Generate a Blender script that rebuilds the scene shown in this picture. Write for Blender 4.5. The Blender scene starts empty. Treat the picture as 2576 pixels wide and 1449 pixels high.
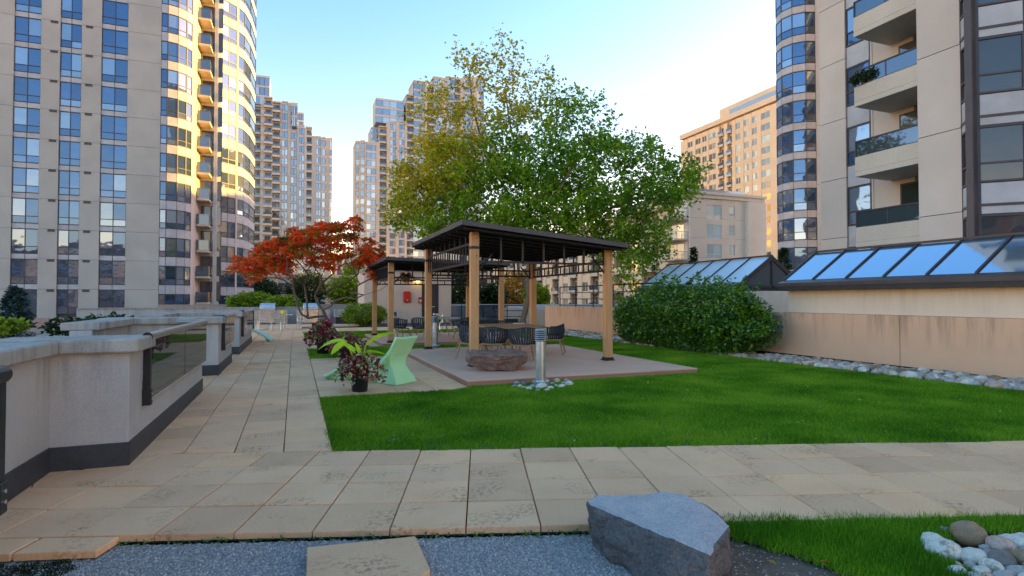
import bpy, bmesh, math, random
import numpy as np
from mathutils import Vector, Matrix, noise, kdtree
random.seed(7); rng = np.random.default_rng(7)
PI = math.pi
SC = bpy.context.scene
COL = SC.collection

# ---------------------------------------------------------------- camera
HEAD = math.radians(21.03)          # the terrace grid (x across, y along) is turned against the view
PITCH = math.radians(1.11)
EYE = 1.55
FPX = 1420 / 2576.0                 # focal length over picture width
cam_d = bpy.data.cameras.new('camera')
cam_d.sensor_width = 36.0
cam_d.lens = 36.0 * FPX
cam_d.clip_start = 0.05
cam_d.clip_end = 5000
cam = bpy.data.objects.new('camera', cam_d)
COL.objects.link(cam)
cam.location = (0, 0, EYE)
cam.rotation_euler = (PI / 2 + PITCH, 0, -HEAD)
SC.camera = cam

# ---------------------------------------------------------------- sky and sun
SUN_AZ = math.radians(87)           # measured from +y towards +x
SUN_EL = math.radians(15.5)
W = bpy.data.worlds.new("World")
SC.world = W
W.use_nodes = True
wt = W.node_tree
bg = wt.nodes['Background']
sky = wt.nodes.new('ShaderNodeTexSky')
sky.sky_type = 'NISHITA'
sky.sun_disc = False
sky.sun_elevation = SUN_EL
sky.sun_rotation = SUN_AZ
sky.altitude = 150
sky.air_density = 1.25
sky.dust_density = 0.6
sky.ozone_density = 2.6
hs = wt.nodes.new('ShaderNodeHueSaturation')          # the camera's vivid picture style, even over the whole sky
hs.inputs['Saturation'].default_value = 1.33
wb = wt.nodes.new('ShaderNodeMix'); wb.data_type = 'RGBA'; wb.blend_type = 'MULTIPLY'   # daylight white balance
wb.inputs[0].default_value = 1.0; wb.inputs[7].default_value = (1.57, .885, .71, 1)
wt.links.new(sky.outputs[0], hs.inputs['Color'])
wt.links.new(hs.outputs[0], wb.inputs[6]); wt.links.new(wb.outputs[2], bg.inputs[0])
bg.inputs[1].default_value = 0.15
sd = bpy.data.lights.new('sun', 'SUN')
sd.energy = 5.0
sd.angle = math.radians(0.5)
sd.color = (1.0, 0.55, 0.08)
sun = bpy.data.objects.new('sun', sd)
COL.objects.link(sun)
L = Vector((math.sin(SUN_AZ) * math.cos(SUN_EL), math.cos(SUN_AZ) * math.cos(SUN_EL), math.sin(SUN_EL)))
sun.rotation_euler = (-L).to_track_quat('-Z', 'Y').to_euler()
sun.location = (60, -10, 60)
SC.view_settings.view_transform = 'Standard'
SC.view_settings.look = 'None'
SC.view_settings.exposure = 2.12
SC.view_settings.gamma = 1.0
SC.render.engine = 'CYCLES'
SC.cycles.max_bounces = 6
SC.cycles.diffuse_bounces = 3
SC.cycles.glossy_bounces = 3
SC.cycles.transparent_max_bounces = 8

# ---------------------------------------------------------------- surveying helpers (reading -> place)
SA, CA = math.sin(HEAD), math.cos(HEAD)
def _ray(px, py):
    dx = (px - 1288) / 1420.0; dz = -(py - 724.5) / 1420.0
    Y = math.cos(PITCH) - dz * math.sin(PITCH); Z = math.sin(PITCH) + dz * math.cos(PITCH)
    return Vector((dx * CA + Y * SA, -dx * SA + Y * CA, Z)), Y
def G(px, py, z=0.0):
    r, _ = _ray(px, py); t = (z - EYE) / r.z
    return Vector((r.x * t, r.y * t, z))
def D(px, py, dist):
    r, Y = _ray(px, py); t = dist / Y
    return Vector((r.x * t, r.y * t, EYE + r.z * t))
def onV(px, py, v):
    r, _ = _ray(px, py); t = v / r.y
    return Vector((r.x * t, v, EYE + r.z * t))
def onU(px, py, u):
    r, _ = _ray(px, py); t = u / r.x
    return Vector((u, r.y * t, EYE + r.z * t))

# ---------------------------------------------------------------- materials
MATS = {}
def newmat(name):
    m = bpy.data.materials.new(name); m.use_nodes = True
    nt = m.node_tree; p = nt.nodes['Principled BSDF']
    MATS[name] = m
    return m, nt, p
def N(nt, t, **k):
    n = nt.nodes.new(t)
    for a, b in k.items():
        if a.startswith('i_'):
            key = a[2:]
            key = int(key) if key.isdigit() else key.replace('_', ' ')
            n.inputs[key].default_value = b
        else: setattr(n, a, b)
    return n
def ramp(nt, fac, stops):
    r = nt.nodes.new('ShaderNodeValToRGB'); e = r.color_ramp.elements
    while len(e) < len(stops): e.new(0.5)
    for el, (p, c) in zip(e, stops): el.position = p; el.color = (*c, 1)
    nt.links.new(fac, r.inputs[0]); return r
def mix(nt, fac, a, b, blend='MIX'):
    m = nt.nodes.new('ShaderNodeMix'); m.data_type = 'RGBA'; m.blend_type = blend
    if isinstance(fac, (int, float)): m.inputs[0].default_value = fac
    else: nt.links.new(fac, m.inputs[0])
    for s, v in ((6, a), (7, b)):
        if isinstance(v, tuple): m.inputs[s].default_value = (*v, 1)
        else: nt.links.new(v, m.inputs[s])
    return m.outputs[2]
def coords(nt, kind='Object', scale=(1, 1, 1)):
    tc = nt.nodes.new('ShaderNodeTexCoord'); mp = nt.nodes.new('ShaderNodeMapping')
    mp.inputs['Scale'].default_value = scale
    if kind == 'World':
        g = nt.nodes.new('ShaderNodeNewGeometry'); nt.links.new(g.outputs['Position'], mp.inputs[0])
    else: nt.links.new(tc.outputs[kind], mp.inputs[0])
    return mp.outputs[0]
def noise_n(nt, vec, scale, detail=4, rough=0.6):
    n = N(nt, 'ShaderNodeTexNoise'); n.inputs['Scale'].default_value = scale
    n.inputs['Detail'].default_value = detail; n.inputs['Roughness'].default_value = rough
    nt.links.new(vec, n.inputs['Vector']); return n.outputs[0]
def bump(nt, p, h, strength, dist=0.01):
    b = N(nt, 'ShaderNodeBump'); b.inputs['Strength'].default_value = strength; b.inputs['Distance'].default_value = dist
    nt.links.new(h, b.inputs['Height']); nt.links.new(b.outputs[0], p.inputs['Normal'])
def surf(name, c1, c2, scale=3.0, rough=0.8, bs=0.3, fine=60, metal=0.0, kind='World', stretch=(1, 1, 1), bd=0.01, spec=0.4, vary=0.0, fa=.35):
    m, nt, p = newmat(name)
    v = coords(nt, kind, stretch)
    n1 = noise_n(nt, v, scale); n2 = noise_n(nt, v, fine, 3)
    r = ramp(nt, n1, [(0.35, c1), (0.65, c2)])
    c = mix(nt, fa, r.outputs[0], ramp(nt, n2, [(0.3, tuple(x * 0.72 for x in c1)), (0.7, tuple(min(1, x * 1.25) for x in c2))]).outputs[0])
    if vary:
        oi = N(nt, 'ShaderNodeObjectInfo')
        rr = ramp(nt, oi.outputs['Random'], [(0, (1 - vary,) * 3), (1, (1 + vary * .6,) * 3)])
        c = mix(nt, 1.0, c, rr.outputs[0], 'MULTIPLY')
    nt.links.new(c, p.inputs['Base Color'])
    p.inputs['Roughness'].default_value = rough; p.inputs['Metallic'].default_value = metal
    p.inputs['Specular IOR Level'].default_value = spec
    if bs: bump(nt, p, n2, bs, bd)
    return m
def streaked(name, c1, c2, dirt, amount, scale=1.0, topz=None, fall=0.5, bs=0.25, joint=None):
    """render / stucco with run-off stains hanging from the top edge"""
    m, nt, p = newmat(name)
    v = coords(nt, 'World'); big = noise_n(nt, v, 0.8 * scale, 5); fine = noise_n(nt, v, 90, 3)
    base = ramp(nt, big, [(0.3, c1), (0.7, c2)]).outputs[0]
    vs = coords(nt, 'World', (3.2, 3.2, 0.35)); st = noise_n(nt, vs, 1.5, 5, 0.7)
    sr = ramp(nt, st, [(0.46, (0, 0, 0)), (0.68, (1, 1, 1))]).outputs[0]
    if topz is not None:
        g = N(nt, 'ShaderNodeNewGeometry'); s = N(nt, 'ShaderNodeSeparateXYZ'); nt.links.new(g.outputs['Position'], s.inputs[0])
        mr = N(nt, 'ShaderNodeMapRange'); mr.inputs[1].default_value = topz - fall; mr.inputs[2].default_value = topz
        nt.links.new(s.outputs[2], mr.inputs[0])
        sr = mix(nt, 1.0, sr, mr.outputs[0], 'MULTIPLY')
    bw = N(nt, 'ShaderNodeMath', operation='MULTIPLY'); nt.links.new(sr, bw.inputs[0]); bw.inputs[1].default_value = amount
    c = mix(nt, bw.outputs[0], base, dirt)
    c = mix(nt, 0.25, c, ramp(nt, fine, [(0.3, tuple(x * .6 for x in c1)), (0.7, tuple(min(1, x * 1.2) for x in c2))]).outputs[0])
    nt.links.new(c, p.inputs['Base Color']); p.inputs['Roughness'].default_value = 0.9
    p.inputs['Specular IOR Level'].default_value = 0.25
    bump(nt, p, fine, bs, 0.006)
    return m

streaked('parapet_white', (.40, .39, .39), (.54, .53, .52), (.16, .15, .13), .75, topz=1.1, fall=.9)
streaked('cap_stone', (.30, .29, .27), (.46, .44, .41), (.13, .12, .10), .8, scale=3)
surf('flashing', (.035, .038, .045), (.06, .065, .075), 4, .55, .1)
streaked('wall_tan', (.66, .40, .26), (.76, .475, .31), (.15, .12, .10), .8, topz=1.18, fall=.75)
streaked('wall_cream', (.68, .57, .45), (.78, .67, .54), (.30, .27, .23), .35, topz=1.8, fall=.8)
surf('service_wall', (.62, .48, .39), (.70, .56, .46), 1.2, .9, .3, 70)
surf('tower_concrete', (.41, .39, .355), (.49, .465, .42), .35, .85, .1, 14, vary=.05, fa=.12)
surf('tower_cream', (.57, .49, .42), (.65, .565, .485), .35, .85, .1, 24, vary=.04, fa=.15)
surf('tower_warm', (.70, .52, .34), (.78, .60, .40), .2, .85, .2, 6, vary=.04)  # tan wall, with reflected golden light put into its base colour
surf('tower_grey', (.56, .555, .51), (.64, .635, .59), .4, .85, .2, 10, vary=.03)
surf('tower_beige', (.68, .52, .37), (.76, .60, .44), .3, .85, .2, 10)
surf('base_pink', (.36, .25, .21), (.46, .33, .28), .5, .8, .3, 12)
surf('spandrel', (.42, .42, .44), (.48, .48, .50), .5, .45, .0, 1.5, vary=.08)
surf('balcony_paint', (.50, .44, .36), (.60, .53, .43), .6, .8, .15, 20)
surf('frame_dark', (.035, .03, .035), (.06, .05, .055), 2, .45, 0)
surf('frame_bronze', (.05, .04, .048), (.075, .06, .065), 2, .4, 0)
surf('frame_white', (.55, .54, .52), (.66, .65, .62), 2, .5, 0)
surf('black_metal', (.010, .011, .014), (.022, .023, .028), 3, .45, 0)
surf('rail_grey', (.28, .27, .26), (.36, .35, .34), 3, .35, 0, metal=.5)
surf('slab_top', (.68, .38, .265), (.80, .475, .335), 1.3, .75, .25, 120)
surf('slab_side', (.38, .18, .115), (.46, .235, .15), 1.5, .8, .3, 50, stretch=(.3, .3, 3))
surf('roof_metal', (.055, .052, .055), (.085, .08, .083), 2, .5, .15, 120)
surf('canvas_dark', (.010, .0095, .012), (.018, .017, .02), 12, .8, .3, 90)
surf('thatch', (.05, .085, .012), (.08, .13, .02), 6, .95, .5, 90)
surf('soil_dry', (.12, .08, .055), (.22, .155, .115), 5, .95, .9, 45, bd=.03)
surf('soil', (.030, .022, .015), (.06, .045, .032), 6, .95, .8, 60, bd=.03)
surf('gravel_base', (.20, .19, .20), (.30, .29, .30), 8, .95, .9, 55, bd=.02)
surf('membrane', (.02, .021, .024), (.035, .036, .04), 3, .6, .3, 30)
surf('roof_gravel', (.22, .2, .18), (.3, .28, .25), 3, .9, .4, 30)
surf('asphalt', (.045, .045, .05), (.07, .07, .075), .3, .9, .2, 5)
surf('ground_green', (.05, .07, .03), (.09, .10, .05), .1, .9, .2, 4)
surf('bark', (.16, .115, .085), (.27, .20, .15), 5, .9, .9, 26, stretch=(1, 1, .25), bd=.03)
surf('bark_dark', (.10, .075, .06), (.17, .13, .105), 6, .9, .9, 30, stretch=(1, 1, .35), bd=.02)
surf('stone_stair', (.46, .40, .32), (.58, .50, .40), 3, .8, .4, 30)
surf('pot_black', (.008, .009, .012), (.016, .017, .02), 4, .35, 0)
surf('red_paint', (.50, .012, .012), (.60, .02, .018), 3, .35, 0)
surf('door_dark', (.03, .035, .045), (.05, .055, .07), 2, .4, 0)
surf('teak', (.30, .165, .075), (.42, .24, .11), 4, .6, .3, 40, kind='Object', stretch=(8, 1, 1))
surf('rope_dark', (.022, .026, .038), (.04, .046, .062), 8, .75, .3, 120)
surf('cushion_grey', (.42, .44, .47), (.52, .54, .57), 8, .9, .3, 120)
surf('chrome', (.55, .57, .60), (.66, .68, .70), 2, .22, 0, metal=.9)
surf('yellow_glaze', (.75, .62, .02), (.85, .72, .04), 2, .3, 0)
surf('cable_white', (.6, .6, .6), (.7, .7, .7), 2, .5, 0)

def mk_plastic():
    m, nt, p = newmat('mint_plastic')
    v = coords(nt, 'Object'); n = noise_n(nt, v, 4, 5); f = noise_n(nt, v, 160, 2)
    nt.links.new(ramp(nt, n, [(.3, (.42, .80, .40)), (.7, (.50, .86, .48))]).outputs[0], p.inputs['Base Color'])
    p.inputs['Roughness'].default_value = .42; bump(nt, p, f, .12, .002)
    m, nt, p = newmat('mint_pale')
    p.inputs['Base Color'].default_value = (.48, .76, .66, 1); p.inputs['Roughness'].default_value = .4
mk_plastic()
def mk_steel():
    m, nt, p = newmat('brushed_steel')
    v = coords(nt, 'Object', (1, 1, .02)); n = noise_n(nt, v, 90, 3)
    v2 = coords(nt, 'Object'); n2 = noise_n(nt, v2, 9, 4)
    nt.links.new(ramp(nt, n2, [(.3, (.50, .53, .57)), (.7, (.68, .70, .73))]).outputs[0], p.inputs['Base Color'])
    p.inputs['Metallic'].default_value = .85
    nt.links.new(ramp(nt, n, [(.3, (.28,) * 3), (.7, (.42,) * 3)]).outputs[0], p.inputs['Roughness'])
mk_steel()
def mk_wood():
    m, nt, p = newmat('post_wood')
    v = coords(nt, 'Object', (1, 1, .06)); n = noise_n(nt, v, 22, 5, .65); v2 = coords(nt, 'World'); n2 = noise_n(nt, v2, 1.3, 3)
    c = mix(nt, .4, ramp(nt, n, [(.3, (.46, .225, .09)), (.5, (.56, .30, .13)), (.72, (.66, .37, .175))]).outputs[0],
            ramp(nt, n2, [(.3, (.44, .235, .10)), (.7, (.68, .37, .16))]).outputs[0])
    nt.links.new(c, p.inputs['Base Color']); p.inputs['Roughness'].default_value = .7; bump(nt, p, n, .35, .006)
mk_wood()
def mk_paver():
    m, nt, p = newmat('paver')
    v = coords(nt, 'World'); oi = N(nt, 'ShaderNodeObjectInfo')
    n1 = noise_n(nt, v, 1.7, 5); n2 = noise_n(nt, v, 55, 3)
    base = ramp(nt, n1, [(.3, (.84, .455, .25)), (.7, (.94, .55, .32))]).outputs[0]
    base = mix(nt, 1.0, base, ramp(nt, oi.outputs['Random'], [(0, (.80, .79, .80)), (.35, (.94, .94, .95)), (.7, (1, 1, 1)), (1, (1.08, 1.05, .97))]).outputs[0], 'MULTIPLY')
    # lichen: clustered small blotches, different on each slab
    vm = N(nt, 'ShaderNodeVectorMath', operation='ADD'); nt.links.new(v, vm.inputs[0])
    cx = N(nt, 'ShaderNodeCombineXYZ'); mm = N(nt, 'ShaderNodeMath', operation='MULTIPLY'); mm.inputs[1].default_value = 30
    nt.links.new(oi.outputs['Random'], mm.inputs[0]); nt.links.new(mm.outputs[0], cx.inputs[0]); nt.links.new(cx.outputs[0], vm.inputs[1])
    cl = noise_n(nt, vm.outputs[0], 2.2, 2, .5); bl = noise_n(nt, vm.outputs[0], 26, 4, .75)
    clr = ramp(nt, cl, [(.53, (0, 0, 0)), (.70, (1, 1, 1))]).outputs[0]
    blr = ramp(nt, bl, [(.50, (0, 0, 0)), (.56, (1, 1, 1))]).outputs[0]
    k = mix(nt, 1.0, clr, blr, 'MULTIPLY')
    kk = N(nt, 'ShaderNodeMath', operation='MULTIPLY'); nt.links.new(k, kk.inputs[0]); kk.inputs[1].default_value = .75
    c = mix(nt, kk.outputs[0], base, (.20, .10, .05))
    # dampness streaks
    dm = ramp(nt, noise_n(nt, v, .55, 4), [(.50, (0, 0, 0)), (.72, (1, 1, 1))]).outputs[0]
    dk = N(nt, 'ShaderNodeMath', operation='MULTIPLY'); nt.links.new(dm, dk.inputs[0]); dk.inputs[1].default_value = .2
    c = mix(nt, dk.outputs[0], c, (.40, .27, .18))
    c = mix(nt, .22, c, ramp(nt, n2, [(.3, (.52, .30, .15)), (.7, (.98, .60, .32))]).outputs[0])
    nt.links.new(c, p.inputs['Base Color']); p.inputs['Roughness'].default_value = .8
    p.inputs['Specular IOR Level'].default_value = .3
    bump(nt, p, n2, .35, .004)
mk_paver()
def mk_rock(name, stops, scale, rough=.85, bs=.9):
    m, nt, p = newmat(name)
    v = coords(nt, 'World'); n = noise_n(nt, v, scale, 6, .7); f = noise_n(nt, v, scale * 16, 4, .7); s = noise_n(nt, coords(nt, 'World', (1, 1, 5)), scale * 1.4, 5)
    c = mix(nt, .4, ramp(nt, n, stops).outputs[0], ramp(nt, s, stops).outputs[0])
    c = mix(nt, .35, c, ramp(nt, f, [(.35, tuple(x * .55 for x in stops[0][1])), (.65, tuple(min(1, x * 1.35) for x in stops[-1][1]))]).outputs[0])
    nt.links.new(c, p.inputs['Base Color']); p.inputs['Roughness'].default_value = rough; bump(nt, p, f, bs, .02)
mk_rock('rock_red', [(.32, (.06, .034, .026)), (.5, (.20, .105, .075)), (.68, (.46, .30, .24))], 3.4, .6)
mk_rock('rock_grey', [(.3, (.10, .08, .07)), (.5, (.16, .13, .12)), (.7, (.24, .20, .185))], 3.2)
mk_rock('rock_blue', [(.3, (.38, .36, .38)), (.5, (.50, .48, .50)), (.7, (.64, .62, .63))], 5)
def mk_stone():
    for nm, c in (('stone_white', (.72, .66, .57)), ('stone_brown', (.34, .22, .13)), ('stone_grey', (.42, .39, .37)), ('stone_pink', (.58, .40, .32)), ('stone_dark', (.20, .17, .155)), ('stone_tan', (.60, .49, .34))):
        m, nt, p = newmat(nm); oi = N(nt, 'ShaderNodeObjectInfo')
        vo = N(nt, 'ShaderNodeVectorMath', operation='ADD'); nt.links.new(coords(nt, 'World'), vo.inputs[0]); nt.links.new(oi.outputs['Random'], vo.inputs[1])
        n = noise_n(nt, vo.outputs[0], 16, 5, .7); f = noise_n(nt, vo.outputs[0], 110, 4, .7)
        a = ramp(nt, n, [(.35, tuple(x * .62 for x in c)), (.55, c), (.72, tuple(min(.85, x * 1.25) for x in c))]).outputs[0]
        a = mix(nt, .35, a, ramp(nt, f, [(.35, tuple(x * .45 for x in c)), (.65, tuple(min(.85, x * 1.3) for x in c))]).outputs[0])
        a = mix(nt, ramp(nt, noise_n(nt, vo.outputs[0], 7, 5, .7), [(.56, (0, 0, 0)), (.64, (.7, .7, .7))]).outputs[0], a, (.16, .115, .06))
        nt.links.new(a, p.inputs['Base Color']); p.inputs['Roughness'].default_value = .6; bump(nt, p, f, .3, .006)
    m, nt, p = newmat('gravel_stone')
    oi = N(nt, 'ShaderNodeObjectInfo')
    r = ramp(nt, oi.outputs['Random'], [(0, (.25, .22, .21)), (.4, (.36, .33, .32)), (.8, (.44, .41, .40)), (1, (.60, .57, .54))])
    nt.links.new(r.outputs[0], p.inputs['Base Color']); p.inputs['Roughness'].default_value = .7
mk_stone()
def mk_glass(name, c_dark, c_light, metal=.55, blinds=.35, rough=.03):
    """coated window glass: mirror sheet over a dark room, some panes with pale blinds behind"""
    m, nt, p = newmat(name)
    g = N(nt, 'ShaderNodeNewGeometry'); oi = N(nt, 'ShaderNodeObjectInfo')
    ad = N(nt, 'ShaderNodeMath', operation='ADD'); nt.links.new(oi.outputs['Random'], ad.inputs[0]); nt.links.new(g.outputs['Random Per Island'], ad.inputs[1])
    fr = N(nt, 'ShaderNodeMath', operation='FRACT'); nt.links.new(ad.outputs[0], fr.inputs[0])
    r = ramp(nt, fr.outputs[0], [(0, c_dark), (1 - blinds - .05, tuple(x * 1.35 for x in c_dark)), (1 - blinds + .02, c_light), (1, tuple(min(1, x * 1.2) for x in c_light))])
    nt.links.new(r.outputs[0], p.inputs['Base Color'])
    p.inputs['Metallic'].default_value = metal; p.inputs['Roughness'].default_value = rough
    p.inputs['Specular IOR Level'].default_value = .8
    w = noise_n(nt, coords(nt, 'World'), .8, 2, .4); bump(nt, p, w, .05, .25)
mk_glass('glass_blue', (.07, .13, .235), (.21, .28, .38), .75, .3)
mk_glass('glass_tower', (.20, .26, .34), (.42, .46, .50), .7, .3)
mk_glass('glass_pale', (.36, .52, .62), (.60, .68, .70), .3, .3, .12)  # the grey block's sky reflection is put into this pale blue
mk_glass('glass_warm', (.22, .20, .17), (.50, .42, .30), .6, .4)
mk_glass('glass_dim', (.05, .06, .075), (.12, .13, .15), .5, .2)
def mk_bronze():
    m, nt, p = newmat('glass_rail')
    p.inputs['Base Color'].default_value = (.055, .05, .05, 1); p.inputs['Roughness'].default_value = .02
    p.inputs['Specular IOR Level'].default_value = 1.0; p.inputs['IOR'].default_value = 1.9
    tr = N(nt, 'ShaderNodeBsdfTransparent'); tr.inputs[0].default_value = (.45, .42, .40, 1)
    mx = N(nt, 'ShaderNodeMixShader'); mx.inputs[0].default_value = .72
    nt.links.new(tr.outputs[0], mx.inputs[1]); nt.links.new(p.outputs[0], mx.inputs[2])
    nt.links.new(mx.outputs[0], nt.nodes['Material Output'].inputs[0])
    m, nt, p = newmat('glass_sky')   # skylight glazing
    p.inputs['Base Color'].default_value = (.16, .20, .26, 1); p.inputs['Roughness'].default_value = .05
    p.inputs['Metallic'].default_value = .85
    p.inputs['Base Color'].default_value = (.38, .56, .74, 1)
    m, nt, p = newmat('glass_dusty')   # the same glazing, dulled by dust
    p.inputs['Base Color'].default_value = (.60, .76, .92, 1); p.inputs['Roughness'].default_value = .42; p.inputs['Metallic'].default_value = .45
    m, nt, p = newmat('glass_frost')
    p.inputs['Base Color'].default_value = (.32, .38, .44, 1); p.inputs['Roughness'].default_value = .15; p.inputs['Metallic'].default_value = .3
    m, nt, p = newmat('glass_balcony')
    p.inputs['Base Color'].default_value = (.12, .16, .22, 1); p.inputs['Roughness'].default_value = .03; p.inputs['Metallic'].default_value = .7
    m, nt, p = newmat('lamp_glow')
    p.inputs['Emission Color'].default_value = (1, .72, .18, 1); p.inputs['Emission Strength'].default_value = 1.33
    p.inputs['Base Color'].default_value = (.8, .6, .2, 1)
mk_bronze()
def leafmat(name, stops, zone=None, nscale=1.2, transl=.35, rough=.5, gloss=.35):
    """leaf colour: random per leaf mixed with clumps; zone=(axis vec, lo, hi, stops2) changes hue across the crown"""
    m, nt, p = newmat(name)
    g = N(nt, 'ShaderNodeNewGeometry')
    n = noise_n(nt, coords(nt, 'World'), nscale, 3)
    a = N(nt, 'ShaderNodeMath', operation='MULTIPLY'); nt.links.new(g.outputs['Random Per Island'], a.inputs[0]); a.inputs[1].default_value = .5
    b = N(nt, 'ShaderNodeMath', operation='MULTIPLY_ADD'); nt.links.new(n, b.inputs[0]); b.inputs[1].default_value = 1.3; b.inputs[2].default_value = -.4
    s = N(nt, 'ShaderNodeMath', operation='ADD'); nt.links.new(a.outputs[0], s.inputs[0]); nt.links.new(b.outputs[0], s.inputs[1])
    c = ramp(nt, s.outputs[0], stops).outputs[0]
    if zone:
        ax, lo, hi, st2 = zone
        c2 = ramp(nt, s.outputs[0], st2).outputs[0]
        d = N(nt, 'ShaderNodeVectorMath', operation='DOT_PRODUCT'); nt.links.new(g.outputs['Position'], d.inputs[0]); d.inputs[1].default_value = ax
        nz = N(nt, 'ShaderNodeMath', operation='MULTIPLY_ADD'); nt.links.new(noise_n(nt, coords(nt, 'World'), .7, 3), nz.inputs[0]); nz.inputs[1].default_value = 5.0; nt.links.new(d.outputs['Value'], nz.inputs[2])
        mr = N(nt, 'ShaderNodeMapRange'); mr.inputs[1].default_value = lo; mr.inputs[2].default_value = hi
        nt.links.new(nz.outputs[0], mr.inputs[0])
        c = mix(nt, mr.outputs[0], c, c2)
    nt.links.new(c, p.inputs['Base Color']); p.inputs['Roughness'].default_value = rough
    p.inputs['Specular IOR Level'].default_value = gloss
    tr = N(nt, 'ShaderNodeBsdfTranslucent'); nt.links.new(c, tr.inputs[0])
    mx = N(nt, 'ShaderNodeMixShader'); mx.inputs[0].default_value = transl
    nt.links.new(p.outputs[0], mx.inputs[1]); nt.links.new(tr.outputs[0], mx.inputs[2])
    nt.links.new(mx.outputs[0], nt.nodes['Material Output'].inputs[0])
    return m
GREEN = [(.1, (.05, .14, .012)), (.4, (.16, .35, .02)), (.7, (.33, .54, .03)), (1, (.52, .66, .045))]
YELL = [(.1, (.22, .27, .02)), (.4, (.50, .46, .02)), (.7, (.80, .58, .03)), (1, (.90, .60, .04))]
# crown turns yellow towards the left upper side
leafmat('leaf_big_tree', GREEN, ((-CA * .66, SA * .66, .75), 7.9, 10.9, YELL), .9, .45)
RED = [(.12, (.09, .15, .015)), (.34, (.24, .24, .015)), (.45, (.70, .20, .012)), (.53, (1.0, .07, .02)), (1, (1.0, .15, .03))]
leafmat('leaf_sumac', RED, None, 1.6, .45)
leafmat('leaf_hedge', [(.1, (.025, .08, .008)), (.45, (.07, .19, .014)), (.75, (.17, .34, .02)), (.93, (.30, .46, .03)), (1, (.55, .50, .02))], None, 2.0, .25, .3, .8)
leafmat('leaf_shrub', [(.1, (.08, .15, .01)), (.5, (.20, .32, .015)), (1, (.48, .52, .03))], None, 2.0)
leafmat('leaf_spruce', [(.1, (.018, .045, .045)), (.5, (.045, .095, .10)), (1, (.11, .18, .18))], None, 3, .1)
leafmat('leaf_dark', [(.1, (.012, .03, .012)), (.5, (.03, .06, .02)), (1, (.08, .12, .03))], None, 2)
leafmat('leaf_lime', [(.1, (.34, .62, .02)), (.5, (.56, .80, .03)), (1, (.80, .92, .06))], None, 3, .45)
leafmat('leaf_coleus', [(.15, (.06, .008, .018)), (.38, (.17, .014, .035)), (.50, (.50, .03, .07)), (.58, (.16, .22, .04)), (.72, (.62, .68, .35)), (.8, (.20, .03, .05)), (1, (.45, .05, .08))], None, 9, .25)
leafmat('leaf_litter', [(.1, (.30, .34, .08)), (.5, (.60, .56, .30)), (1, (.70, .50, .15))], None, 3)
leafmat('leaf_orange', [(.1, (.18, .13, .02)), (.5, (.46, .24, .02)), (1, (.62, .34, .03))], None, 3)
leafmat('grass_blade', [(.12, (.07, .21, .010)), (.40, (.15, .38, .014)), (.62, (.33, .56, .03)), (.9, (.50, .62, .07))], None, .8, .4, .6, .15)

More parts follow.
